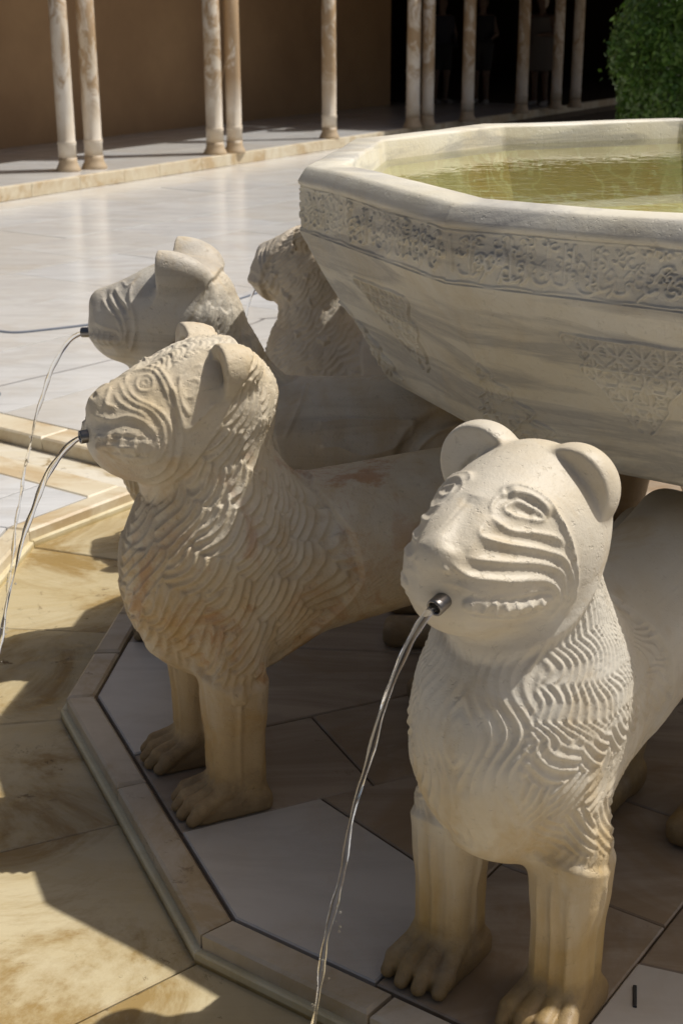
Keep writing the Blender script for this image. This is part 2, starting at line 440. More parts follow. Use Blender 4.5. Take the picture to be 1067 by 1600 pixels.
def put_slab(name, poly, z0, z1, mat, parent, gap=0.0015, bev=0.003):
    if len(poly) < 3 or area(poly) < 0.0008: return None
    n = len(poly); q = []
    for i in range(n):                             # joints: pull each side in by the gap
        a, b, e = Vector(poly[i - 1]), Vector(poly[i]), Vector(poly[(i + 1) % n])
        d1 = (b - a).normalized(); d2 = (e - b).normalized()
        m = Vector((-d1.y - d2.y, d1.x + d2.x)); m = m / max(0.3, m.length_squared) * 2
        q.append(b + m * gap)
    z = z1 + rnd.uniform(-0.0012, 0.0012)
    cx = sum(p.x for p in q) / n; cy = sum(p.y for p in q) / n
    me = slab_mesh([(p.x - cx, p.y - cy) for p in q], z0 - z1, 0.0, bev)
    o = link(name, me, parent, mat); o.location = (cx, cy, z)
    o.rotation_euler = (rnd.uniform(-.0012, .0012), rnd.uniform(-.0012, .0012), 0)
    return o

# ------------------------------------------------------------------ ground: one bed to the horizon, then the marble laid on it
bed = link('ground', mesh_from([(-60, -60, -0.10), (70, -60, -0.10), (70, 90, -0.10), (-60, 90, -0.10)], [(0, 1, 2, 3)]), None, M_MORTAR); tag(bed, kind='structure')
court = link('court_floor', mesh_from([(CX + x, CY + y, -0.0985) for x, y in ((-14, -9), (14, -9), (14, 9), (-14, 9))], [(0, 1, 2, 3)]), None, M_MORTAR); tag(court, kind='structure')
CH = 0.27
AXU, AXV = 54.4, 144.4
ux, uy = cdir(AXU); vx, vy = cdir(AXV)
def court_pt(u, v): return (CX + u * ux + v * vx, CY + u * uy + v * vy)
rows = [CH, 0.93, 1.82, 2.55, 3.35, 4.2, 4.95, 5.8, 6.6, 7.4, 8.2, 9.0, 9.8]
def lay(u0, u1, v0, v1):
    P = [court_pt(u0, v0), court_pt(u1, v0), court_pt(u1, v1), court_pt(u0, v1)]
    if area(P) < 0: P.reverse()
    P = clip(P, -0.8678, 0.4970, -0.8678 * -2.623 + 0.4970 * 13.559 - 0.402)       # stop at the gallery step
    if len(P) < 3: return
    rc = 2.404 * A15
    near = min(math.hypot(p[0] - CX, p[1] - CY) for p in P)
    mid = (sum(p[0] for p in P) / len(P), sum(p[1] for p in P) / len(P))
    ins = lambda p: all((p[0] - CX) * cdir(TH_D + 30 * k)[0] + (p[1] - CY) * cdir(TH_D + 30 * k)[1] < rc for k in range(12))
    cl = all(not ins(p) for p in P) and not ins(mid) and near > 2.5
    if cl:
        put_slab('floor_slab', P, -0.05, 0.0, M_COURT, court, 0.0024, 0.0008); return
    for k in range(12):
        a = TH_D + 30 * k
        q = halfrel(P, a + 105, 0); q = halfrel(q, a - 105, 0) if q else q    # the wedge of this side
        q = halfrel(q, a, -rc, -1) if q else q
        if q: put_slab('floor_slab', q, -0.05, 0.0, M_COURT, court, 0.0024, 0.0008)
TH_D = 24.39
for su in (1, -1):
    for sv_ in (1, -1):
        vmax = 10.5 if sv_ > 0 else 4.2
        umax = 13.0 if su > 0 else 4.0
        for i in range(len(rows) - 1):
            if rows[i] > vmax: break
            u = CH; first = True
            while u < umax:
                L = rnd.uniform(0.9, 1.35) * (0.55 if first and i % 2 else 1); first = False
                lay(su * u, su * (u + L), sv_ * rows[i], sv_ * rows[i + 1])
                u += L
# kerb stones and plinth of the round channel, cut where the four straight channels come in
ring = link('channel_floor', mesh_from([(CX + x, CY + y, -0.0955) for x, y in ((-2.5, -2.5), (2.5, -2.5), (2.5, 2.5), (-2.5, 2.5))], [(0, 1, 2, 3)]), None, M_MORTAR); tag(ring, kind='structure')
for k in range(12):
    a = TH_D + 30 * k
    arm = k % 3 == 1                                 # 54.4, 144.4 ...
    half = 2.36 * math.sin(R(15))
    cuts = [(-1, -0.12 / half), (0.12 / half, 1)] if arm else [(-1, rnd.uniform(-0.3, 0.3)), None]
    if not arm: cuts[1] = (cuts[0][1], 1)
    nx, ny = cdir(a); tx, ty = -ny, nx
    for (f0, f1) in cuts:
        def PT(f, r):
            w = r / A15 * math.sin(R(15)) if abs(f) == 1 else half
            return (CX + nx * r + tx * f * w, CY + ny * r + ty * f * w)
        ri, ro = 2.3213 * A15, 2.404 * A15
        put_slab('kerb_stone', [PT(f0, ri), PT(f0, ro), PT(f1, ro), PT(f1, ri)][::1] if area([PT(f0, ri), PT(f0, ro), PT(f1, ro), PT(f1, ri)]) > 0 else [PT(f0, ri), PT(f1, ri), PT(f1, ro), PT(f0, ro)], -0.062, 0.001, M_COURTK, ring, 0.002, 0.007)
        q = [PT(f0, ri - 0.014), PT(f0, ri + 0.01), PT(f1, ri + 0.01), PT(f1, ri - 0.014)]
        if area(q) < 0: q.reverse()
        put_slab('plinth_strip', q, -0.062, -0.034, M_PLINTH, ring, 0.0015, 0.003)
    # floor slabs of the round channel, joints at the lions' axes
    P = halfrel(halfrel(BIG, a + 90, 0, -1), a + 120, 0)
    P = halfrel(P, a + 15 - 15, 2.30 * A15) if False else P
    for m in (a, a + 30): P = halfrel(P, m, 2.33 * A15)
    wedge = P
    # cut into an inner hole: two convex halves outside the platform
    for m, (lo_, hi_) in ((a, (a + 90, a + 105)), (a + 30, (a + 105, a + 120))):
        q = halfrel(halfrel(wedge, lo_, 0, -1), hi_, 0)
        q = halfrel(q, m, -1.86 * A15, -1)
        if k % 2 == 0 or True: put_slab('channel_slab', q, -0.09, -0.055, M_CHAN, ring, 0.0022, 0.003)
for k in range(4):                                   # the straight channels
    a = AXU + 90 * k; nx, ny = cdir(a); tx, ty = -ny, nx
    L = {0: 13.0, 1: 8.05, 2: 4.0, 3: 4.0}[k]
    s = 2.404 * A15
    while s < L:
        e = min(s + rnd.uniform(0.55, 0.8), L)
        for sg in (-1, 1):
            P = [(CX + nx * s_ + tx * w_, CY + ny * s_ + ty * w_) for s_, w_ in ((s, sg * 0.12), (s, sg * CH), (e, sg * CH), (e, sg * 0.12))]
            if area(P) < 0: P.reverse()
            put_slab('kerb_stone', P, -0.062, 0.001, M_COURTK, ring, 0.002, 0.007)
        s = e
    s = 2.28
    while s < L:
        e = min(s + 1.1, L)
        P = [(CX + nx * s_ + tx * w_, CY + ny * s_ + ty * w_) for s_, w_ in ((s, -0.12), (e, -0.12), (e, 0.12), (s, 0.12))]
        put_slab('channel_slab', P if area(P) > 0 else P[::-1], -0.09, -0.053, M_CHAN, ring, 0.0022, 0.003)
        s = e
# water film on the channels
V, F = [], []
for k in range(12):
    a = TH_D + 15 + 30 * k
    for r in (1.87, 2.316): x_, y_ = cdir(a); V.append((CX + r * x_, CY + r * y_, -0.046))
F = [(2 * k, 2 * k + 1, (2 * k + 3) % 24, (2 * k + 2) % 24) for k in range(12)]
film = link('water', mesh_from(V, F), None, M_FILM); tag(film, kind='structure')

# ------------------------------------------------------------------ the platform the lions stand on
plat = link('platform', mesh_from([(CX + 1.855 * cdir(TH_D + 15 + 30 * k)[0], CY + 1.855 * cdir(TH_D + 15 + 30 * k)[1], z) for z in (-0.0945, -0.012) for k in range(12)],
            [tuple(range(12, 24))] + [(k, (k + 1) % 12, 12 + (k + 1) % 12, 12 + k) for k in range(12)]), None, M_MORTAR); tag(plat, kind='structure')
for k in range(12):
    a = TH_D + 30 * k; nx, ny = cdir(a); tx, ty = -ny, nx
    half = 1.0 / A15 * math.sin(R(15))
    ri, ro = 1.8046 * A15, 1.8755 * A15


    c1 = {7: -0.27, 6: -0.1}.get(k, rnd.uniform(-0.5, 0.1)); c2 = c1 + rnd.uniform(0.35, 0.5)
    fs = [-1, c1, c2, 1] if k % 2 else [-1, c1, 1]
    for f0, f1 in zip(fs[:-1], fs[1:]):
        P = [(CX + nx * r + tx * f * r * half, CY + ny * r + ty * f * r * half) for f, r in ((f0, ri), (f0, ro), (f1, ro), (f1, ri))]
        P = P if area(P) > 0 else P[::-1]
        put_slab('kerb_stone', P, -0.056, 0.002 + rnd.uniform(0, .003), M_PLATK, plat, 0.0028, 0.006)
    P = [(CX + nx * r + tx * f * r * half, CY + ny * r + ty * f * r * half) for f, r in ((-1, ro - 0.01), (-1, ro + 0.011), (1, ro + 0.011), (1, ro - 0.01))]
    put_slab('plinth_strip', P if area(P) > 0 else P[::-1], -0.06, -0.030, M_PLINTH, plat, 0.0, 0.003)
    # the long slab under each lion, in three lengths
    edges = [0.45, 0.98, 1.32, 1.8046 * A15 - 0.004]
    for r0, r1 in zip(edges[:-1], edges[1:]):
        P = [(CX + nx * r + tx * w, CY + ny * r + ty * w) for r, w in ((r0, -0.165), (r1, -0.165), (r1, 0.165), (r0, 0.165))]
        if r0 == 0.45:
            P = halfrel(halfrel(P, a + 105, 0), a - 105, 0)
        put_slab('paving_slab', P, -0.03, -0.001 if r0 > 1 else 0, M_PLATB, plat, 0.0015)
    b = a + 15                                        # the wedge between two lions
    W = halfrel(halfrel(BIG, a + 90, -0.165, -1), a + 120, -0.165)
    for m in (a, a + 30): W = halfrel(W, m, 1.8046 * A15 - 0.004)
    put_slab('paving_slab', halfrel(W, b, -1.435, -1), -0.03, 0.001, M_PLATW, plat, 0.002)
    put_slab('paving_slab', halfrel(W, b, 1.435), -0.03, 0.0, M_PLATB, plat, 0.002)

# ------------------------------------------------------------------ the bowl
PROF = [(0.0, 0.655), (0.45, 0.655), (0.80, 0.665), (0.98, 0.685), (1.065, 0.705), (1.098, 0.722), (1.112, 0.742),
        (1.168, 0.850), (1.205, 0.900), (1.238, 0.952), (1.268, 1.005), (1.286, 1.040), (1.293, 1.052), (1.300, 1.066),
        (1.300, 1.164), (1.3015, 1.168), (1.3025, 1.172), (1.300, 1.177), (1.287, 1.196), (1.281, 1.2015), (1.274, 1.204),
        (1.209, 1.205), (1.203, 1.203), (1.200, 1.197), (1.192, 1.150), (1.178, 1.05), (1.10, 0.93), (0.90, 0.86), (0.0, 0.84)]
pr = np.array(PROF); seglen = np.concatenate([[0], np.cumsum(np.hypot(*np.diff(pr, axis=0).T))])
# rows: dense over the visible outside (points 5..15), coarse elsewhere
i0, i1 = 5, 15
s_dense = np.linspace(seglen[i0], seglen[i1], 290)
s_rows = np.concatenate([seglen[:i0], s_dense, seglen[i1 + 1:]])
rr_ = np.interp(s_rows, seglen, pr[:, 0]); zz_ = np.interp(s_rows, seglen, pr[:, 1])
band0, band1 = seglen[13], seglen[14]; low0 = seglen[6]

def stamp(Hm, pts, r, h, px):
    """draw a rounded raised line on a height map"""
    pts = catmull(pts, 6) if len(pts) > 2 else np.asarray(pts, float)
    step = []
    for a, b in zip(pts[:-1], pts[1:]):
        n = max(2, int(np.hypot(*(b - a)) / (px * 0.8)) + 1)
        step.append(a + (b - a) * np.linspace(0, 1, n)[:, None])
    rp = int(r / px) + 2
    for q in np.vstack(step):
        cy, cx = q[1] / px, q[0] / px; iy, ix = int(cy), int(cx)
        y0, y1, x0, x1 = max(0, iy - rp), min(Hm.shape[0], iy + rp + 1), max(0, ix - rp), min(Hm.shape[1], ix + rp + 1)
        if y0 >= y1 or x0 >= x1: continue
        Y, X = np.ogrid[y0:y1, x0:x1]
        d = np.sqrt((Y - cy) ** 2 + (X - cx) ** 2) * px / r
        v = h * np.clip(1.25 * (1 - d ** 4), 0, 1)
        Hm[y0:y1, x0:x1] = np.maximum(Hm[y0:y1, x0:x1], v)
def arc(cx, cy, r, a0, a1, n=9, sy=1.0):
    return [(cx + r * math.cos(R(a0 + (a1 - a0) * i / (n - 1))), cy + sy * r * math.sin(R(a0 + (a1 - a0) * i / (n - 1)))) for i in range(n)]
def side_map(L, seed):
    """relief of one side: x along the side 0..L, y up the profile from low0"""
    px = 0.0011; Hs = band1 - low0
    Hm = np.zeros((int(Hs / px) + 2, int(L / px) + 2)); rg = random.Random(seed)
    b0 = band0 - low0
    hb = 0.096
    # running script: tall stems, deep bowls, loops, and tendrils filling the ground
    stamp(Hm, [(0, b0 + 0.004), (L, b0 + 0.004)], 0.0022, 0.003, px); stamp(Hm, [(0, b0 + hb - 0.003), (L, b0 + hb - 0.003)], 0.0020, 0.003, px)
    x = 0.012
    while x < L - 0.012:
        k = rg.random(); y = b0 + rg.uniform(0.018, 0.03)
        if k < 0.30:
            w = rg.uniform(-0.004, 0.004); stamp(Hm, [(x, y), (x + w / 2, y + 0.035), (x + w, b0 + rg.uniform(0.078, 0.088))], 0.0031, 0.0050, px)
            if rg.random() < .5: stamp(Hm, [(x, y), (x + 0.008, y - 0.006), (x + 0.018, y)], 0.0031, 0.0050, px)
            x += rg.uniform(0.010, 0.016)
        elif k < 0.55:
            r = rg.uniform(0.010, 0.019); stamp(Hm, arc(x + r, y + 0.004, r, 170, 370, sy=0.8), 0.0031, 0.0050, px); x += r * 1.5
        elif k < 0.75:
            r = rg.uniform(0.006, 0.009); yy = y + rg.uniform(0.01, 0.045); stamp(Hm, arc(x + r, yy, r, 0, 360), 0.0027, 0.0048, px)
            stamp(Hm, [(x + r * 2, yy), (x + r * 2 + .004, yy - .014), (x + r, y - 0.008)], 0.0028, 0.0050, px); x += r * 2.0
        else:
            stamp(Hm, [(x, y + 0.02), (x + 0.012, y + 0.03), (x + 0.026, y + 0.018), (x + 0.036, y + 0.028)], 0.0031, 0.0050, px); x += 0.018
        for _ in range(3):
            ax_, ay_ = x + rg.uniform(-.012, .012), b0 + rg.uniform(0.03, 0.086); r = rg.uniform(0.0045, 0.009); a = rg.uniform(0, 360)
            stamp(Hm, arc(ax_, ay_, r, a, a + rg.uniform(160, 280), 7), 0.0020, 0.0058, px)
    # strapwork hanging in the middle of the side
    cx, ty = L / 2, (b0) * 0.80; Wd, Dp = 0.112, 0.215
    def inside(x_, y_):
        v = (ty - y_) / Dp
        if v < 0 or v > 1: return False
        wv = Wd * (1 - v) ** 0.75 * (1.0 + 0.10 * math.sin(v * 19)) + 0.010
        return abs(x_ - cx) < wv
    p = 0.0235
    def run(pts, r=0.0034):
        cur = []
        for q in pts:
            if inside(*q): cur.append(q)
            else:
                if len(cur) > 2: stamp(Hm, cur[::3] + [cur[-1]], r, 0.0046, px)
                cur = []
        if len(cur) > 2: stamp(Hm, cur[::3] + [cur[-1]], r, 0.0046, px)
    for i in range(-6, 7):
        o_ = i * p
        t_ = np.linspace(-0.3, 0.3, 220)
        if i % 2: run([(cx + o_, ty - 0.12 + s) for s in t_]); run([(cx + s, ty - 0.012 - (i + 6) * p * 0.8) for s in t_])
        run([(cx + o_ * 2 + s * 0.85, ty - 0.12 + s) for s in t_]); run([(cx + o_ * 2 - s * 0.85, ty - 0.12 + s) for s in t_])
    for i in range(-4, 5):
        for j in range(9):
            qx, qy = cx + (i + 0.5 * (j % 2)) * p * 2, ty - 0.03 - j * p
            if inside(qx, qy): stamp(Hm, arc(qx, qy, 0.009, 0, 360), 0.0028, 0.0050, px)
    for sg in (-1, 1):
        e = [(cx + sg * (Wd * (1 - v) ** 0.75 * (1.0 + 0.10 * math.sin(v * 19)) + 0.010), ty - v * Dp) for v in np.linspace(0, 1, 22)]
        stamp(Hm, e, 0.0030, 0.0060, px)
    stamp(Hm, [(cx - Wd, ty), (cx + Wd, ty)], 0.0028, 0.0056, px)
    # cusped palmettes rising from the foot at the corners
    for c0, sg in ((0.0, 1), (L, -1)):
        for sc_, h_ in ((1.0, 0.0068), (0.84, 0.0056)):
            hgt = 0.185 * sc_; wd = 0.135 * sc_
            lob = [(0, hgt)]
            for (fx, fy) in ((0.16, 0.86), (0.10, 0.80), (0.34, 0.68), (0.30, 0.56), (0.60, 0.44), (0.54, 0.33), (0.86, 0.22), (0.80, 0.12), (1.0, 0.03)):
                lob.append((fx * wd, fy * hgt))
            stamp(Hm, [(c0 + sg * a, 0.006 + b) for a, b in lob], 0.0030 * sc_, h_, px)
        for a, b, r in ((0.022, 0.12, 0.012), (0.045, 0.075, 0.014), (0.02, 0.05, 0.012), (0.075, 0.035, 0.013), (0.04, 0.022, 0.010)):
            stamp(Hm, arc(c0 + sg * a, b, r, -60, 230), 0.0028, 0.0056, px)
            stamp(Hm, [(c0 + sg * a, b - r), (c0 + sg * (a - .014), b - r - .012), (c0 + sg * (a - .02), b - r - .02)], 0.0026, 0.0050, px)
        stamp(Hm, [(c0 + sg * 0.004, 0.0), (c0 + sg * 0.004, 0.17)], 0.0020, 0.003, px)
    yy, xx = np.mgrid[0:Hm.shape[0], 0:Hm.shape[1]] * px       # hand-cut and worn: wander and wear
    q = np.stack([xx.ravel() + 3 + seed, yy.ravel() + 3, np.full(xx.size, seed * 0.37)], 1)
    wx = (vnoise(q, 22, 51) * 0.0032 / px).reshape(Hm.shape); wy = (vnoise(q, 22, 52) * 0.0030 / px).reshape(Hm.shape)
    iy = np.clip(np.arange(Hm.shape[0])[:, None] + wy, 0, Hm.shape[0] - 1).astype(int); ix = np.clip(np.arange(Hm.shape[1])[None] + wx, 0, Hm.shape[1] - 1).astype(int)
    Hm = Hm[iy, ix] * (0.45 + 0.55 * sstep(-0.35, 0.25, vnoise(q, 9, 53) + 0.5 * vnoise(q, 40, 54))).reshape(Hm.shape)
    Hm += (0.0005 * vnoise(q, 130, 55)).reshape(Hm.shape)
    return Hm, px

corners = [np.array([math.cos(R(a)), math.sin(R(a))]) for a in BAS]
VV, FF, cols = [], [], 0
colU = []                                            # (dir vector, side, f)
for i in range(12):
    a, b = corners[i], corners[(i + 1) % 12]
    fine = i in (1, 2, 3, 4)
    n = {1: 150, 2: 350, 3: 350, 4: 60}.get(i, 8)
    f = np.arange(n) / n
    if not fine: f = np.array([0, 0.02, 0.2, 0.4, 0.6, 0.8, 0.98])
    for q in f: colU.append((a + (b - a) * q, i, q))
for (dv, i, q) in colU: pass
D0 = np.array([c[0] for c in colU])
# slightly rounded corners
nc, nr_ = len(D0), len(s_rows)
Vb = np.zeros((nc, nr_, 3)); Vb[:, :, 0] = D0[:, 0:1] * rr_[None]; Vb[:, :, 1] = D0[:, 1:2] * rr_[None]; Vb[:, :, 2] = zz_[None]
maps = {}
for ci, (dv, i, q) in enumerate(colU):
    if i not in (1, 2, 3, 4): continue
    a, b = corners[i], corners[(i + 1) % 12]
    Ls = np.linalg.norm(b - a) * 1.29
    if i not in maps: maps[i] = side_map(Ls, 40 + i)
    Hm, px = maps[i]
    ss = s_rows - low0
    xi = min(q * Ls / px, Hm.shape[1] - 1.01); x0 = int(xi); fx = xi - x0
    yi = np.clip(ss / px, 0, Hm.shape[0] - 1.01); y0 = yi.astype(int); fy = yi - y0
    Hh = (Hm[y0, x0] * (1 - fx) + Hm[y0, x0 + 1] * fx) * (1 - fy) + (Hm[y0 + 1, x0] * (1 - fx) + Hm[y0 + 1, x0 + 1] * fx) * fy
    on = (ss > 0) & (s_rows < band1)
    ib = on & (s_rows > band0)
    disp = np.where(on, Hh, 0) - np.where(ib, 0.0035, 0)
    nrm2 = nrm(a + b)
    Vb[ci, :, 0] += nrm2[0] * disp; Vb[ci, :, 1] += nrm2[1] * disp; Vb[ci, :, 2] -= disp * 0.35 * (~ib)
P3 = Vb.reshape(-1, 3)
wv = 0.0020 * vnoise(P3 + 5, 5, 21) + 0.0012 * vnoise(P3 + 5, 17, 22)
P3 = P3 * (1 + (wv / 1.2)[:, None] * np.array([1, 1, 0.5]))
rimm = (P3[:, 2] > 1.14) & (np.hypot(P3[:, 0], P3[:, 1]) > 1.15)
P3[:, 2] += rimm * 0.0030 * vnoise(P3 + 5, 6, 23)
idx = np.arange(nc * nr_).reshape(nc, nr_)
nxt = np.roll(idx, -1, axis=0)
Q = np.stack([idx[:, :-1], nxt[:, :-1], nxt[:, 1:], idx[:, 1:]], -1).reshape(-1, 4)
bowl = empty('fountain_bowl', (CX, CY, 0)); tag(bowl, 'huge twelve sided carved marble bowl resting on the backs of the stone lions', 'fountain bowl')
ob = link('bowl', np_mesh(P3, Q), bowl, M_BASIN)
ob.data.polygons.foreach_set('use_smooth', [True] * len(ob.data.polygons))
# algae stained floor of the bowl, with caustic light painted into its colour
t = NT('bowl_stain_caustics'); co = t.coords()
c1 = t.mix(t.ramp(t.noise(co, 2.2, 6, 0.65, 1.0), [(0.4, 0), (0.62, 1)]), (0.58, 0.56, 0.33), (0.50, 0.40, 0.17))
c1 = t.mix(t.ramp(t.wave(t.coords((1, 1, 1)), 6, 14, 4, 2.0), [(0.80, 0), (0.98, 1)]), c1, (0.62, 0.60, 0.36))  # light ripples drawn as paler wavy lines over the algae
t.bsdf(c1, 0.6); M_ALG = t.m
Va, Fa = [(0, 0, 0.93)], []
ring_r = (0.55, 0.95, 1.13, 1.182)
ring_z = (0.93, 0.935, 0.965, 1.135)
for r_, z_ in zip(ring_r, ring_z):
    for a in BAS: Va.append((r_ * math.cos(R(a)), r_ * math.sin(R(a)), z_))
for k in range(12): Fa.append((0, 1 + k, 1 + (k + 1) % 12))
for j in range(3):
    for k in range(12): Fa.append((1 + 12 * j + k, 13 + 12 * j + k, 13 + 12 * j + (k + 1) % 12, 1 + 12 * j + (k + 1) % 12))
link('algae_lining', mesh_from(Va, Fa), bowl, M_ALG)
n_ = 12
Vw = [(1.1885 * math.cos(R(a)), 1.1885 * math.sin(R(a)), 1.152) for a in BAS]
wtr = link('water_surface', mesh_from(Vw, [tuple(range(12))]), None, M_WATER); wtr.location = (CX, CY, 0); wtr.name = 'water'; tag(wtr, kind='structure')
# pillar under the bowl
pil = empty('centre_pillar', (CX, CY, 0)); tag(pil, 'thick marble pillar under the middle of the carved bowl, behind the lions', 'pillar')
link('shaft', lathe([(0.30, 0), (0.30, 0.06), (0.24, 0.09), (0.22, 0.14), (0.22, 0.58), (0.26, 0.62), (0.30, 0.654)], 8), pil, STONE[2])
S1 = [('g',.01,.0036,[(.116,.035,.892),(.104,.027,.9),(.087,.039,.901),(.078,.054,.896),(.071,.068,.888),(.068,.082,.878),(.067,.094,.865),(.064,.105,.848),(.062,.113,.831),(.059,.119,.81),(.055,.122,.785),(.052,.121,.762),(.052,.118,.739),(.059,.115,.72)]),('b',-.0085,.009,[(.107,.035,.896),(.091,.048,.895),(.081,.063,.888),(.077,.075,.88),(.076,.087,.868)]),('g',.0048,.0028,[(.147,.038,.878),(.142,.032,.883),(.131,.028,.889),(.118,.03,.894),(.105,.039,.895),(.092,.052,.892),(.084,.064,.886),(.08,.077,.877),(.081,.087,.867)]),('o',.0058,.0026,[(.127,.043,.883),(.118,.045,.886),(.105,.052,.887),(.097,.064,.881),(.091,.076,.874),(.089,.084,.865),(.1,.079,.866),(.112,.068,.87),(.123,.058,.874),(.129,.048,.879),(.127,.043,.883)]),('b',.0035,.009,[(.12,.05,.881),(.109,.06,.878),(.1,.073,.872)]),('g',.0055,.0032,[(.15,.036,.878),(.15,.046,.871),(.143,.06,.862),(.132,.071,.857),(.112,.084,.853),(.095,.095,.848),(.08,.104,.841),(.072,.111,.828)]),('g',.0075,.0034,[(.171,.035,.868),(.179,.04,.86),(.178,.045,.856),(.169,.055,.851),(.15,.072,.844),(.128,.087,.838),(.107,.098,.83),(.085,.109,.82),(.074,.115,.81),(.066,.119,.793),(.06,.12,.773),(.057,.117,.749),(.06,.114,.732)]),('g',.006,.0034,[(.208,.04,.836),(.196,.051,.831),(.181,.064,.828),(.16,.08,.824),(.134,.093,.819),(.111,.102,.812),(.09,.11,.802),(.078,.115,.791),(.071,.116,.772),(.065,.114,.751),(.068,.11,.733)]),('b',.003,.01,[(.169,.042,.864),(.154,.059,.857),(.132,.077,.849),(.104,.095,.839),(.079,.11,.824)]),('b',.003,.01,[(.195,.043,.844),(.172,.063,.839),(.142,.085,.83),(.104,.103,.82),(.081,.113,.807)]),('b',.0025,.01,[(.217,.036,.831),(.193,.061,.818),(.163,.083,.813),(.118,.101,.803),(.089,.111,.79)]),('g',.008,.0042,[(.227,.028,.831),(.222,.034,.823),(.214,.044,.814),(.203,.057,.809),(.188,.071,.806),(.165,.085,.801),(.137,.096,.797),(.114,.103,.791),(.095,.108,.781),(.083,.111,.768),(.075,.11,.75),(.075,.106,.732),(.083,.1,.719)]),('b',-.004,.01,[(.22,.04,.804),(.201,.063,.798),(.166,.086,.792),(.116,.102,.782)]),('f',.005,.01,[(.212,.054,.771),(.188,.074,.765),(.16,.086,.758),(.127,.094,.754),(.097,.102,.753)]),('g',.0036,.0032,[(.22,.041,.79),(.212,.054,.786),(.198,.068,.781),(.175,.082,.778),(.148,.093,.777),(.114,.102,.774),(.089,.108,.764),(.085,.106,.749),(.089,.1,.737)]),('g',.0045,.0034,[(.217,.044,.758),(.204,.057,.753),(.182,.072,.747),(.154,.081,.74),(.12,.086,.733),(.089,.1,.737)]),('g',.0055,.0028,[(.18,.078,.764),(.161,.086,.761),(.136,.093,.759),(.094,.103,.753)]),('g',.0055,.0028,[(.114,.101,.767),(.099,.095,.737)]),('g',.0055,.0028,[(.137,.096,.77),(.122,.089,.74)]),('g',.0055,.0028,[(.158,.089,.772),(.145,.084,.741)]),('g',.0055,.0028,[(.188,.075,.777),(.183,.073,.752)]),('g',.0048,.0028,[(.198,.068,.774),(.201,.063,.759)]),('g',.0048,.0028,[(.212,.054,.778),(.21,.054,.763)]),('g',.0048,.0028,[(.175,.082,.775),(.166,.079,.747)]),('b',.0035,.009,[(.21,.046,.745),(.176,.068,.735),(.116,.079,.719),(.089,.097,.725)]),('g',.0015,.0025,[(.084,.098,.713),(.076,.104,.722),(.071,.11,.74)]),('b',.005,.016,[(.136,.002,.893),(.176,.011,.876),(.21,.02,.858),(.226,.022,.845)]),('g',.0018,.005,[(.151,.038,.876),(.171,.037,.866),(.193,.038,.852),(.206,.038,.841)]),('b',-.0035,.006,[(.23,.025,.824),(.233,.022,.818)]),('g',.003,.004,[(.234,.015,.803),(.22,.041,.798),(.205,.06,.789),(.19,.073,.786)])]
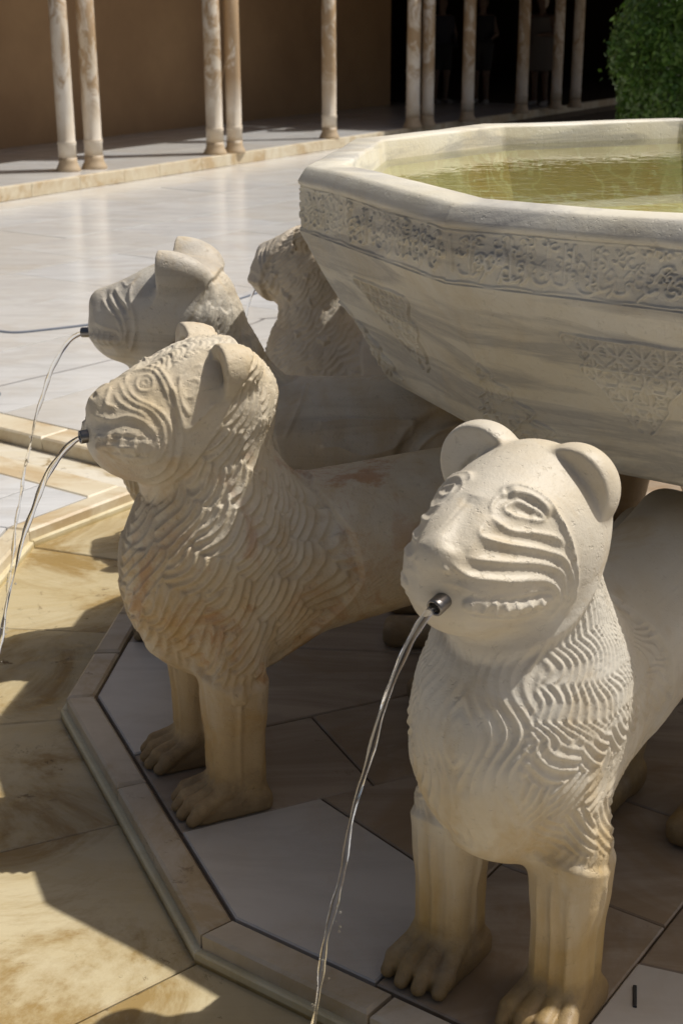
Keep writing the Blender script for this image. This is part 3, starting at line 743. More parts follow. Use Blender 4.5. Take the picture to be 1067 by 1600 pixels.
S2 = [('o',.003,.0028,[(.126,.056,.878),(.129,.059,.875),(.133,.057,.874),(.136,.052,.874),(.136,.046,.877),(.133,.043,.88),(.129,.045,.882),(.126,.05,.881),(.126,.056,.878)]),('o',.004,.0032,[(.119,.064,.878),(.124,.071,.871),(.132,.07,.867),(.14,.063,.866),(.145,.052,.869),(.144,.04,.875),(.138,.031,.882),(.13,.031,.886),(.122,.04,.888),(.118,.053,.885),(.119,.064,.878)]),('g',.005,.0038,[(.162,.03,.871),(.154,.008,.88),(.14,.001,.886),(.124,.014,.893),(.112,.036,.895),(.107,.061,.888),(.105,.083,.875),(.104,.099,.861),(.102,.113,.844),(.102,.121,.83)]),('g',.006,.0042,[(.116,.002,.898),(.103,.033,.901),(.098,.064,.892),(.095,.088,.877),(.093,.105,.861),(.094,.117,.844),(.092,.127,.823),(.092,.132,.792),(.095,.126,.758),(.101,.107,.724),(.117,.082,.7),(.136,.046,.683)]),('g',.0052,.0038,[(.158,.027,.874),(.159,.048,.863),(.151,.072,.853),(.137,.091,.847),(.123,.107,.838),(.114,.119,.825),(.109,.126,.806),(.109,.128,.781),(.115,.12,.748),(.127,.102,.722),(.149,.08,.706)]),('g',.0045,.0038,[(.167,.009,.874),(.171,.034,.864),(.167,.055,.854),(.156,.078,.846),(.141,.095,.84),(.13,.11,.829),(.123,.121,.811),(.123,.125,.785),(.128,.122,.761),(.14,.111,.741)]),('g',.005,.0038,[(.183,.009,.868),(.196,.027,.855),(.202,.036,.843),(.195,.045,.839),(.186,.056,.838)]),('g',.004,.0034,[(.183,.029,.86),(.181,.049,.847),(.169,.074,.84),(.154,.092,.834),(.142,.108,.823)]),('g',.005,.0045,[(.228,.011,.826),(.216,.037,.821),(.199,.062,.819),(.179,.078,.827),(.161,.094,.825),(.146,.109,.815),(.137,.119,.8),(.133,.123,.776),(.14,.115,.75),(.162,.102,.738)]),('b',.0015,.01,[(.223,.031,.805),(.204,.065,.807),(.179,.09,.813),(.156,.108,.807)]),('b',-.0025,.008,[(.228,.024,.787),(.208,.065,.799),(.18,.093,.806),(.154,.111,.802)]),('f',.005,.012,[(.222,.05,.777),(.202,.081,.78),(.176,.103,.778),(.152,.116,.776)]),('g',.0046,.0034,[(.228,.032,.763),(.22,.054,.761),(.196,.086,.76),(.173,.103,.756),(.152,.114,.757),(.141,.119,.766),(.138,.121,.778),(.144,.118,.789),(.161,.109,.796),(.181,.095,.8),(.2,.077,.797),(.219,.05,.791)]),('g',.0065,.0034,[(.226,.039,.762),(.208,.073,.777),(.191,.092,.777),(.168,.109,.777)]),('g',.0065,.0034,[(.218,.052,.791),(.22,.053,.763)]),('g',.0068,.0036,[(.206,.071,.796),(.208,.073,.762)]),('g',.0068,.0036,[(.188,.089,.8),(.191,.091,.761)]),('g',.0068,.0036,[(.169,.105,.797),(.171,.105,.757)]),('g',.0055,.0034,[(.153,.114,.792),(.154,.113,.76)]),('b',.0025,.014,[(.224,.028,.742),(.204,.065,.736),(.178,.086,.728),(.149,.097,.723)]),('g',.004,.004,[(.09,.091,.878),(.091,.111,.855),(.089,.125,.83),(.085,.133,.801)]),('g',.0045,.004,[(.085,.133,.801),(.063,.135,.819),(.042,.135,.835),(.025,.132,.85)]),('g',.0038,.0034,[(.077,.09,.886),(.055,.082,.902),(.032,.082,.91)]),('o',.0034,.003,[(.078,.104,.872),(.071,.098,.881),(.057,.099,.887),(.046,.107,.883),(.051,.115,.871),(.062,.118,.861),(.076,.114,.86),(.078,.104,.872)]),('g',.0055,.0034,[(.075,.081,.894),(.083,.104,.868),(.082,.121,.844),(.074,.13,.829)]),('b',.004,.01,[(.212,.001,.857),(.22,.001,.849)]),('b',.0045,.011,[(.098,.097,.868),(.1,.118,.837),(.101,.129,.8),(.105,.125,.759)])]
S3 = [('g',.006,.004,[(.101,.062,.892),(.101,.098,.865),(.09,.122,.838),(.083,.133,.805),(.089,.13,.768),(.107,.111,.73)]),('o',.0036,.003,[(.106,.065,.887),(.117,.064,.881),(.136,.027,.885)]),('g',.007,.004,[(.152,.039,.871),(.13,.085,.857),(.107,.112,.843),(.096,.126,.823)]),('g',.007,.004,[(.167,.046,.859),(.141,.095,.841),(.115,.12,.821),(.106,.129,.788),(.115,.121,.75)]),('g',.007,.004,[(.185,.045,.848),(.157,.093,.83),(.13,.119,.81),(.118,.127,.782),(.123,.119,.75)]),('g',.004,.0036,[(.198,.08,.797),(.165,.109,.79),(.133,.123,.787),(.123,.125,.772)]),('b',.0045,.01,[(.155,.052,.863),(.131,.096,.847),(.106,.121,.827)]),('b',.0045,.01,[(.182,.017,.866),(.17,.062,.847),(.143,.104,.828),(.119,.124,.802)]),('f',.004,.0095,[(.212,.065,.755),(.172,.105,.762),(.138,.119,.761)]),('g',.0045,.0028,[(.204,.069,.741),(.169,.102,.745),(.139,.116,.75),(.127,.121,.758),(.13,.123,.774)]),('g',.003,.0024,[(.209,.072,.772),(.171,.107,.778),(.131,.123,.775)]),('g',.0055,.0034,[(.216,.058,.754),(.173,.105,.761),(.132,.121,.762)]),('g',.0055,.0034,[(.196,.088,.775),(.202,.073,.743)]),('g',.0055,.0034,[(.179,.102,.777),(.184,.092,.744)]),('g',.0055,.0034,[(.164,.111,.778),(.168,.103,.746)]),('g',.0055,.0034,[(.149,.117,.777),(.153,.111,.748)]),('b',.004,.012,[(.188,.075,.725),(.148,.105,.733)])]
S4 = [('g',.007,.007,[(-.36,.126,.584),(-.426,.121,.593),(-.477,.121,.591),(-.526,.12,.592),(-.568,.12,.593),(-.58,.124,.587),(-.574,.133,.564),(-.548,.137,.539),(-.509,.14,.519),(-.453,.142,.51),(-.408,.143,.528),(-.366,.144,.528)]),('b',.006,.018,[(-.417,.136,.557),(-.478,.134,.561),(-.54,.131,.566)]),('g',.005,.005,[(-.313,.041,.656),(-.304,.097,.622),(-.284,.131,.575),(-.274,.14,.553)])]

# ------------------------------------------------------------------ the lions
# local frame: x out from the fountain, y to the lion's left, z up; the front legs stand at x = 0
def head_frame(P, K):
    yw, rl = R(K.get('yaw', 0.0)), R(K.get('roll', 0.0))
    H = P.copy()
    X, Y, Z = P[:, 0], P[:, 1] - K.get('hy', 0.0), P[:, 2] - 0.8 - K.get('hz', 0.0)
    Y1 = -X * math.sin(yw) + Y * math.cos(yw)
    H[:, 0] = X * math.cos(yw) + Y * math.sin(yw)
    H[:, 1] = np.abs(Y1 * math.cos(rl) + Z * math.sin(rl))
    H[:, 2] = 0.8 - Y1 * math.sin(rl) + Z * math.cos(rl)
    return H
def lion_field(K):
    hz = K.get('hz', 0.0)                   # head lift
    def f(P):
        S = P.copy(); S[:, 1] = np.abs(S[:, 1])
        x, y, z = S[:, 0], S[:, 1], S[:, 2]
        H = head_frame(P, K)
        bz = K.get('bz', 0.0)
        # body behind
        d = f_cone(S, (-0.16, 0, 0.470 + bz), (-0.66, 0, 0.505 + bz), 0.170, 0.150, (1, 0.90, 1))
        # haunches
        d = smin(d, f_ell(S, (-0.70, 0.075, 0.44), (0.155, 0.085, 0.20)), 0.04)
        d = smin(d, f_cone(S, (-0.72, 0.10, 0.32), (-0.66, 0.105, 0.13), 0.075, 0.05), 0.05)
        d = smin(d, f_cone(S, (-0.66, 0.105, 0.15), (-0.66, 0.105, 0.03), 0.048, 0.05), 0.03)
        d = smin(d, f_box(S, (-0.61, 0.105, 0.03), (0.10, 0.05, 0.032), 0.025), 0.02)
        # chest and neck
        ch = f_ell(S, (-0.035, 0, 0.465), (0.222, 0.166, 0.225), rotY(-12))
        ch = smin(ch, f_ell(S, (0.055, 0, 0.50), (0.122, 0.135, 0.17)), 0.05)
        d = smin(d, ch, K.get('kch', 0.035))
        nk = f_cone(S, (-0.035, 0, 0.56 + bz), (0.002, 0, 0.76 + hz), 0.146, K.get('nr', 0.128))
        d = smin(d, nk, 0.07)
        if 'nape' in K: d = smin(d, f_cone(S, (-0.045, 0, 0.86), (-0.19, 0, 0.60), 0.085, 0.08), 0.05)
        # head
        hw = K.get('hw', 1.0)
        hd = f_ell(H, (-0.005, 0, 0.812), (0.143, 0.140 * hw, K.get('hh', 0.128)), rotY(K.get('hp', 18)))
        mzz = K.get('mzz', 0.0)
        mz = f_ell(H, (0.095, 0, 0.785 + mzz), (K.get('mzx', 0.128), 0.124 * hw * K.get('mw', 1.0), 0.098), rotY(K.get('mp', 20)))
        hd = smin(hd, mz, 0.06)
        fr = f_ell(H, (0.13, 0, 0.775 + mzz * 0.5), (0.095, 0.102 * hw * K.get('mw', 1.0), 0.078), rotY(8))
        hd = smin(hd, fr, 0.04)
        br = f_cone(H, (-0.05 + K.get('brs', 0) * 1.5, 0, 0.850 + K.get('brs', 0)), (0.195 + mzz * 1.5, 0, 0.83 + mzz * 0.1), 0.055, 0.030)     # bridge of the nose
        hd = smin(hd, br, 0.035)
        d = smin(d, hd, 0.03)
        # ears: thick cups, flat and hollowed in front
        E = head_frame(P, dict(K, hy=K.get('hy', 0) + K['ear_dy'])) if 'ear_dy' in K else H
        Q = (E - np.array(K['ear_c'], np.float32)) @ K['ear_rot']
        r, cut = K['ear_r'], K['ear_cut']
        e = f_ell(Q, (0, 0, 0), r)
        e = smax(e, Q[:, 0] - cut, 0.004)
        e = smax(e, -f_ell(Q, (cut + 0.004, 0, -r[2] * K.get('ear_sh', 0.15)), (K.get('ear_hol', 0.03), r[1] * K.get('ear_in', 0.74), r[2] * K.get('ear_in', 0.74))), 0.004)
        d = smin(d, e, K.get('ear_k', 0.008))
        # front legs and paws
        lg = f_box(S, (0.0, 0.108, 0.20), (0.054, 0.050, 0.22), 0.030)
        lg = smin(lg, f_cone(S, (0.0, 0.105, 0.30), (0.0, 0.108, 0.22), 0.066, 0.05), 0.04)
        d = smin(d, lg, 0.022)
        pw = f_box(S, (0.025, 0.108, 0.016), (0.085, 0.058, 0.026), 0.02)
        for i, ty in enumerate((-0.045, -0.015, 0.015, 0.045)):
            ex = 0.128 - 0.010 * abs(i - 1.5)
            t = f_cone(S, (0.040, 0.108 + ty * 0.8, 0.050), (ex - 0.02, 0.108 + ty * 1.08, 0.030), 0.0155, 0.0165)
            t = smin(t, f_cone(S, (ex - 0.02, 0.108 + ty * 1.08, 0.028), (ex, 0.108 + ty * 1.1, 0.013), 0.0160, 0.0125), 0.004)
            pw = smin(pw, t, 0.0035)
        d = smin(d, pw, 0.018)
        return smax(d, -z, 0.004)
    return f

def locks(u, v, W, H, lam, off, jit, seed, Rl=0.70, flip=0):
    """overlapping carved locks: upper rows lie over lower ones. returns (ripple 0..1, step 0..1, edge 0..1)"""
    rs = np.random.RandomState(seed); J = rs.rand(64, 64, 4) - 0.5
    n = len(u); rip = np.zeros(n); stp = np.zeros(n); best = np.full(n, -1e9)
    r0 = np.floor(v / H).astype(int)
    for dr in (3, 2, 1, 0, -1):
        row = r0 + dr
        uo = u / W - 0.5 * (row & 1)
        for dc in (0, 1):
            c = np.floor(uo).astype(int) + dc
            jj = J[row & 63, c & 63]
            cu = (c + 0.5 * (row & 1) + jit * jj[:, 0]) * W; cv = row * H + jit * jj[:, 1] * H
            rad = W * Rl * (1 + 0.3 * jit * jj[:, 2])
            du, dv = u - cu, (v - cv) * 0.80
            d = np.sqrt(du * du + dv * dv)
            pr = row * 10.0 - d / W
            m = (d < rad) & (pr > best)
            ax, az = off
            fl = np.where((row & 1) * flip > 0, -1.0, 1.0)
            dd = np.sqrt((du + ax * fl * W) ** 2 + (dv - az * W) ** 2)
            ph = dd / lam + jj[:, 2]
            rp = np.abs(np.sin(np.pi * ph)) ** 0.75
            rip = np.where(m, rp, rip); stp = np.where(m, d / rad, stp); best = np.where(m, pr, best)
    return rip, stp
def carve_detail(V, F, K):
    """displace the smooth stone along its normals: face lines, teeth, mane locks, toes, tooling and wear"""
    N = normals(V, F)
    x, y, z = V.T
    ay = np.abs(y)
    D = np.zeros(len(V))
    # mane
    mx, mz = zip(*K['mane_top'])
    top = np.interp(x, mx, mz)
    rx, rz = zip(*K['mane_rear'])
    rear = np.interp(z, rz, rx)
    bot = np.interp(x, (-0.25, -0.12, 0.0, 0.1, 0.2), (0.42, 0.285, 0.262, 0.30, 0.36))
    w1 = vnoise(V, 9, 3) * 0.02
    M = sstep(0.0, 0.02, top + w1 * 0.5 - z) * sstep(0.0, 0.006, x - rear) * sstep(0.0, 0.016, z + w1 * 0.3 - bot)
    phi = np.arctan2(ay, x + 0.05)
    u = phi * 0.165 + 0.010 * vnoise(V, 14, 5) + 10
    v = z + 0.010 * vnoise(V, 12, 6) + 0.10 * np.maximum(0, -x - 0.05)
    rip, stp = locks(u, v, K['lw'], K['lh'], K['lam'], K['loff'], K.get('ljit', 0.3), K.get('seed', 1), flip=K.get('flip', 0))
    if K.get('waves'):                                      # long rippling strands down the side of the neck
        wa, wl, wp = K['waves']
        uu = u + 0.016 * vnoise(V, 9, 31) + 0.007 * vnoise(V, 24, 33)
        tri = np.abs(((z / wl + 0.5 * vnoise(V, 7, 40)) % 1.0) * 2 - 1)
        r2 = np.abs(np.sin(np.pi * (uu - 10 + 0.30 * (z - 0.7) + wa * (1 + 0.4 * vnoise(V, 13, 34)) * tri ** 1.5) / wp)) ** 0.7
        wm = sstep(0.085, 0.115, ay) * sstep(0.47, 0.55, z + 0.03 * vnoise(V, 10, 36))
        sw = u + 0.011 * np.sin(z * 42 + 3 * vnoise(V, 6, 37)) + 0.010 * vnoise(V, 10, 38)
        r3 = np.abs(np.sin(np.pi * sw / 0.0150)) ** 0.8 * (0.45 + 0.95 * sstep(-0.25, 0.25, vnoise(V, 15, 39)))
        fm3 = sstep(0.115, 0.085, ay)
        rip = rip * (1 - fm3) + r3 * fm3; stp = stp * (1 - fm3) + 0.4 * fm3
        rip = rip * (1 - wm) + r2 * wm; stp = stp * (1 - wm) + 0.4 * wm
    wear = 0.62 + 0.38 * sstep(-0.5, 0.5, vnoise(V, 7, 9) + K.get('wear', 0.2))
    D += M * ((1 - K.get('mfront', 0) * sstep(0.10, 0.04, ay)) * K['mdep'] * (rip - 0.35) * wear + K['mstep'] * (stp - 0.3) + 0.007)
    if K.get('curls'):                                      # fine curls over the brow of the weathered lion
        cm = sstep(-0.01, 0.01, K['curls'] - x) * sstep(0, 0.02, z - top)
        r2, s2 = locks(y + 10, x + 0.004 * vnoise(V, 40, 4), 0.036, 0.026, 0.008, (0.1, 0.3), 0.7, 8)
        cm = cm * sstep(0.062, 0.050, ay)
        D += cm * sstep(0.895, 0.915, z + 0.10 * x) * (0.004 * (r2 - 0.4) + 0.004 * (s2 - 0.4))
    for _ in range(K.get('relax', 1)):                      # take the burrs off the cuts
        S_ = np.zeros(len(V)); c_ = np.zeros(len(V))
        for k in range(4):
            i, j = F[:, k], F[:, (k + 1) % 4]
            S_ += np.bincount(i, D[j], len(V)) + np.bincount(j, D[i], len(V)); c_ += np.bincount(i, minlength=len(V)) + np.bincount(j, minlength=len(V))
        D = 0.45 * D + 0.55 * S_ / c_
    # strokes
    hm = (z > 0.60)
    idx = np.where(hm)[0]; Pm = V[idx].copy()
    Pm = head_frame(Pm, K)
    Dm = np.zeros(len(idx))
    for kind, dep, w, pts in K['strokes']:
        pts = catmull(pts, 5)
        lo, hi = pts.min(0) - 4 * w, pts.max(0) + 4 * w
        sel = np.where(((Pm > lo) & (Pm < hi)).all(1))[0]
        if not len(sel): continue
        d, t = seg_dist(Pm[sel], pts)
        end = np.clip(np.minimum(t, 1 - t) / 0.12, 0, 1) ** 0.7 if kind != 'o' else 1.0
        if kind == 'g': pr = -dep * np.exp(-d / w) * end
        elif kind == 'b': pr = dep * np.exp(-(d / w) ** 2) * end
        elif kind == 'f': pr = -dep * sstep(w * 1.25, w * 0.8, d)      # flat-bottomed trough
        else: pr = -dep * np.exp(-d / w)
        Dm[sel] += pr
    if K.get('far_side'): Dm *= np.where(V[idx, 1] < -0.02, K['far_side'], 1.0)
    D0 = D.copy(); D[idx] += Dm
    if K.get('srelax'):
        S_ = np.zeros(len(V)); c_ = np.zeros(len(V)); E_ = D - D0
        for k in range(4):
            i, j = F[:, k], F[:, (k + 1) % 4]
            S_ += np.bincount(i, E_[j], len(V)) + np.bincount(j, E_[i], len(V)); c_ += np.bincount(i, minlength=len(V)) + np.bincount(j, minlength=len(V))
        D = D0 + (1 - K['srelax']) * E_ + K['srelax'] * S_ / c_
    if K.get('body_strokes'):
        Sb = V.copy(); Sb[:, 1] = ay
        for kind, dep, w, pts in K['body_strokes']:
            pts = catmull(pts, 5); sel = np.where(((Sb > pts.min(0) - 4 * w) & (Sb < pts.max(0) + 4 * w)).all(1))[0]
            d, t = seg_dist(Sb[sel], pts)
            D[sel] += (dep if kind == 'b' else -dep) * (np.exp(-(d / w) ** 2) if kind == 'b' else np.exp(-d / w))
    # flutes on the legs, tooling, chips
    lm = sstep(0.27, 0.24, z) * sstep(0.05, 0.09, z) * (x > -0.09)
    D += -0.0060 * lm * np.exp(-((ay - 0.108) / 0.005) ** 2) * (x > 0.02) - 0.0035 * lm * (np.exp(-((ay - 0.082) / 0.005) ** 2) + np.exp(-((ay - 0.134) / 0.005) ** 2)) * (x > 0.02)
    D += -0.0045 * lm * np.exp(-((x - 0.01) / 0.005) ** 2)
    D += K.get('wob', 0.0005) * (2 * vnoise(V, 9, 11) + vnoise(V, 31, 12)) * (1 - 0.7 * hm) + 0.0008 * vnoise(V, 13, 15)
    if K.get('rough'): D += K['rough'] * (vnoise(V, 110, 13) - 0.6 * np.maximum(0, vnoise(V, 45, 14) - 0.35))
    if K.get('mortise'): D -= 0.012 * sstep(0.016, 0.012, np.abs(x - 0.012)) * sstep(0.017, 0.013, np.abs(z - 0.272)) * (y > 0.10)
    # tail curled round the haunch
    hc = np.array([-0.70, 0.465])
    rr = np.hypot(x - hc[0], z - hc[1]); bm = sstep(0.07, 0.10, ay) * (x < -0.42)
    D += bm * 0.018 * np.exp(-((rr - 0.150) / 0.018) ** 4) - bm * 0.008 * np.exp(-((rr - 0.122) / 0.006) ** 2)
    # hatched fur on the flank behind the mane
    fm = sstep(0, 0.02, rear - 0.01 - x) * sstep(-0.42, -0.38, x) * sstep(0.46 + 0.2 * (x + 0.3), 0.44 + 0.2 * (x + 0.3), z) * sstep(0.36, 0.39, z)
    D += fm * 0.0022 * np.sin(2 * np.pi * (z + 0.5 * x + 0.15 * (x + 0.3) ** 2 * 8) / 0.010)
    return V + N * D[:, None], D, M

BASE = dict(ear_c=(-0.012, 0.100, 0.900), ear_r=(0.085, 0.058, 0.066), ear_rot=rotX(-38), ear_cut=0.012,
            mane_top=((-0.2, 1.2), (-0.10, 0.90), (-0.05, 0.78), (0.05, 0.70), (0.14, 0.655), (0.3, 0.64)),
            mane_rear=((-0.02, 0.25), (-0.12, 0.30), (-0.21, 0.37), (-0.265, 0.46), (-0.25, 0.55), (-0.20, 0.64), (-0.5, 0.72)),
            lw=0.058, lh=0.045, lam=0.0145, loff=(0.35, 0.25), mdep=0.0060, mstep=0.005, strokes=[])
LIONS = [
    dict(BASE, ear_c=(-0.035, 0.078, 0.872), ear_r=(0.060, 0.068, 0.070), ear_rot=rotX(-42), ear_dy=-0.017, ear_in=0.70, ear_sh=0.42, ear_hol=0.022, ear_cut=0.020, yaw=-3.0, roll=-2.0, hy=-0.006, hw=0.89, mp=16, mzz=0.008, brs=0.018, hp=20, srelax=0.35, far_side=0.6, mw=0.86, hh=0.108, hz=-0.010, nr=0.118,
         lw=0.060, lh=0.072, lam=0.0125, loff=(0.9, 0.9), flip=1, waves=(0.017, 0.060, 0.0125), mfront=0.25, mstep=0.003, strokes=S1),
    dict(BASE, ear_c=(0.005, 0.094, 0.888), ear_r=(0.095, 0.052, 0.064), ear_cut=0.004, ear_hol=0.024, ear_in=0.70, ear_k=0.010, nr=0.122, curls=0.12, mortise=1, rough=0.0006, srelax=0.25, wear=0.4,
         mane_top=((-0.2, 1.2), (-0.05, 0.93), (-0.01, 0.86), (0.03, 0.80), (0.07, 0.735), (0.11, 0.685), (0.14, 0.66), (0.3, 0.64)),
         lw=0.098, lh=0.080, lam=0.0165, mdep=0.0098, mstep=0.0045, loff=(0.70, 0.30), strokes=S2, seed=4),
    dict(BASE, hz=0.014, bz=0.018, ear_c=(0.022, 0.086, 0.900), ear_r=(0.118, 0.052, 0.082), ear_rot=rotX(-30), ear_cut=0.006, hp=14, nape=1, ear_k=0.028,
         mane_top=((-0.2, 1.2), (-0.10, 0.93), (-0.06, 0.86), (-0.02, 0.80), (0.03, 0.745), (0.08, 0.69), (0.14, 0.655), (0.3, 0.64)), strokes=S3, body_strokes=S4, lw=0.06, lh=0.07, loff=(1.0, 0.6), seed=7),
    dict(BASE, hp=8, lam=0.0135, lw=0.058, lh=0.085, loff=(0.8, 0.9), ljit=0.4, mdep=0.0075, mane_top=((-0.2, 1.2), (0.03, 1.2), (0.08, 0.88), (0.12, 0.80), (0.15, 0.70), (0.3, 0.64)), ear_r=(0.06, 0.045, 0.05), strokes=S3, seed=9),
]

# ------------------------------------------------------------------ lions
CUTAWAY = {}
def toes_label(): pass
nz_prof = [(0.0, -0.03), (0.0115, -0.03), (0.0125, 0.0), (0.0125, 0.034), (0.0118, 0.0365), (0.0095, 0.0365), (0.0085, 0.034), (0.0085, 0.004)]
NOZ = lathe(nz_prof, 28, 'nozzle'); NOZ.materials.append(M_STEEL); NOZ.polygons.foreach_set('use_smooth', [True] * len(NOZ.polygons))
NOZR = lathe([(0.0086, 0), (0.0086, 0.033), (0.0, 0.0335)], 20, 'bore')
LABELS = [
    'pale smooth stone lion with a wide toothy grin, largest, at right front',
    'weathered ochre stone lion with spiral eyes, swirling mane and small folded ear, left front',
    'smooth grey headed stone lion seen in profile behind the weathered ochre one',
    'worn stone lion half hidden by the corner of the bowl, its mane turned to us',
    'stone lion on the far side of the fountain whose haunches show under the bowl',
    'stone lion on the far right side of the fountain beyond the pillar',
]
lions = []
for k in range(5):
    K = LIONS[min(k, 3)]
    deg = lion_deg(k)
    if k < 4:
        vox = (0.0027, 0.0032, 0.0037, 0.0048)[k]
        V, F = carve(lion_field(K), (-0.92, -0.24, -0.02), (0.30, 0.24, 1.06), vox)
        V, D, M = carve_detail(V, F, K)
        me = np_mesh(V, F, 'lion_body'); me.materials.append(STONE[k])
    root = empty('stone_lion', pol(1.6 - (0.045 if k == 3 else 0), deg), R(deg))
    tag(root, LABELS[k], 'lion statue', 'stone lions carrying the fountain bowl')
    o = bpy.data.objects.new('body', me); COL.objects.link(o); o.parent = root
    nz = bpy.data.objects.new('water_spout', NOZ); COL.objects.link(nz); nz.parent = root
    hz = K.get('hz', 0)
    nx_ = {0: 0.214, 1: 0.210, 2: 0.219, 3: 0.170}.get(k, 0.21)
    nz.location = (nx_, {0: 0.002}.get(k, 0), {0: 0.766, 1: 0.777, 2: 0.767, 3: 0.76}.get(k, 0.765)); nz.rotation_euler = (0, R({0: 104}.get(k, 92)), R(-4 if k == 0 else 0))
    lions.append((root, nz))
# jets
def jet(k, n=90):
    root, nz = lions[k]
    bpy.context.view_layer.update()
    M4 = nz.matrix_world
    p0 = M4 @ Vector((0, 0, 0.02)); d = (M4 @ Vector((0, 0, 1)) - M4 @ Vector((0, 0, 0))).normalized()
    h = Vector((d.x, d.y, 0)).normalized() * {0: 0.84, 3: 0.6}.get(k, 0.70)
    rg = random.Random(k + 3)
    bm = bmesh.new(); prev = None; T = math.sqrt(2 * (p0.z + 0.045) / 9.8)
    ph = [rg.uniform(0, 6.28) for _ in range(4)]
    rings = []
    for i in range(n):
        tt = T * (i / (n - 1)) ** 0.75
        c = p0 + h * tt - Vector((0, 0, 4.9 * tt * tt))
        vel = (h - Vector((0, 0, 9.8 * tt))).normalized()
        s = i / (n - 1)
        sd_ = vel.cross(Vector((0, 0, 1))).normalized(); up = sd_.cross(vel).normalized()
        L = s * 14
        amp = 0.0006 + 0.0030 * s
        c = c + sd_ * amp * math.sin(L * 2.1 + ph[0]) * 0.7 + up * amp * math.sin(L * 2.7 + ph[1]) * 0.6
        rad = 0.0064 * (1 - 0.50 * s) * (1 + (0.08 + 0.50 * s * s) * math.sin(L * 5.3 + ph[2]) + 0.30 * s * s * math.sin(L * 13 + ph[3]))
        fl = 0.62 + 0.3 * math.sin(L * 1.7)            # ribbon-like cross-section that twists
        tw = L * 0.45
        ring_ = []
        for j in range(10):
            a = 2 * math.pi * j / 10
            x_, y_ = math.cos(a) * rad, math.sin(a) * rad * fl
            ring_.append(bm.verts.new(c + sd_ * (x_ * math.cos(tw) - y_ * math.sin(tw)) + up * (x_ * math.sin(tw) + y_ * math.cos(tw))))
        rings.append(ring_)
    for A_, B_ in zip(rings[:-1], rings[1:]):
        for j in range(10): bm.faces.new((A_[j], A_[(j + 1) % 10], B_[(j + 1) % 10], B_[j]))
    bm.faces.new(rings[0][::-1]); bm.faces.new(rings[-1])
    for _ in range(26):                                # loose drops
        tt = T * rg.uniform(0.55, 1.0); c = p0 + h * tt - Vector((0, 0, 4.9 * tt * tt)) + Vector([rg.gauss(0, 0.006) for _ in range(3)])
        bmesh.ops.create_icosphere(bm, subdivisions=1, radius=rg.uniform(0.0010, 0.0022), matrix=Matrix.Translation(c))
    for f in bm.faces: f.smooth = True
    bmesh.ops.recalc_face_normals(bm, faces=bm.faces)
    me = bpy.data.meshes.new('jet'); bm.to_mesh(me); bm.free()
    return link('water_jet', me, None, M_JET)
for k, lab in enumerate(('thin stream of water falling from the grinning pale lion at right front',
                         'arching stream of water from the spout of the weathered ochre lion',
                         'stream of water from the smooth grey headed lion, nearest the left edge',
                         'short glimpse of water stream from the half hidden lion by the bowl corner')):
    tag(jet(k), lab, 'water jet', 'jets of water from the lions')

# ------------------------------------------------------------------ rope barrier on the court
CURV = []
def tube(name, pts, r, mat, parent=None, seg=8, res=8):
    P = catmull(pts, res); V, F = [], []
    for i, p in enumerate(P):
        d = Vector(P[min(i + 1, len(P) - 1)] - P[max(i - 1, 0)]).normalized()
        s_ = d.cross(Vector((0, 0, 1)) if abs(d.z) < .95 else Vector((1, 0, 0))).normalized(); u_ = s_.cross(d)
        for j in range(seg):
            a = 2 * math.pi * j / seg; V.append(Vector(p) + s_ * r * math.cos(a) + u_ * r * math.sin(a))
    for i in range(len(P) - 1):
        for j in range(seg): F.append((i * seg + j, i * seg + (j + 1) % seg, (i + 1) * seg + (j + 1) % seg, (i + 1) * seg + j))
    F.append(tuple(reversed(range(seg)))); F.append(tuple((len(P) - 1) * seg + j for j in range(seg)))
    return link(name, mesh_from(V, F), parent, mat, smooth=True)
posts = [(-1.50, 5.62, 0), (-0.24, 7.25, 0)]
for i, p in enumerate(posts):
    r = empty('barrier_post', p)
    tag(r, ('barrier post on a flat grey metal foot at the left edge of the court', 'low grey rope barrier post behind the half hidden lion')[i], 'barrier post', 'posts of the rope barrier')
    link('foot', lathe([(0.0, 0.001), (0.058, 0.001), (0.060, 0.008), (0.054, 0.015), (0.01, 0.017)], 28), r, M_CABLE, smooth=False)
    ht = 0.34 if i == 0 else 0.30
    link('post', lathe([(0.010, 0.012), (0.010, ht), (0.012, ht + .004), (0.006, ht + .012)], 16), r, M_CABLE, smooth=True)
rope = tube('barrier_rope', [(-1.50, 5.62, 0.295), (-1.40, 5.75, 0.245), (-1.27, 5.92, 0.222), (-1.08, 6.15, 0.2), (-0.85, 6.45, 0.17), (-0.62, 6.75, 0.160), (-0.4266, 7.0, 0.176), (-0.33, 7.13, 0.20), (-0.24, 7.25, 0.27)], 0.0055, M_CABLE)
tag(rope, 'thin grey cable of the rope barrier sagging over the white court floor', 'rope')

pin = empty('iron_pin', (0.474, 1.825, 0), -0.2); tag(pin, 'small dark iron bar set in the white slab at the lower right corner', 'iron bar')
o = link('pin', slab_mesh([(-0.003, -0.026), (0.003, -0.026), (0.003, 0.026), (-0.003, 0.026)], 0.0, 0.006, 0.001), pin, M_DARK)

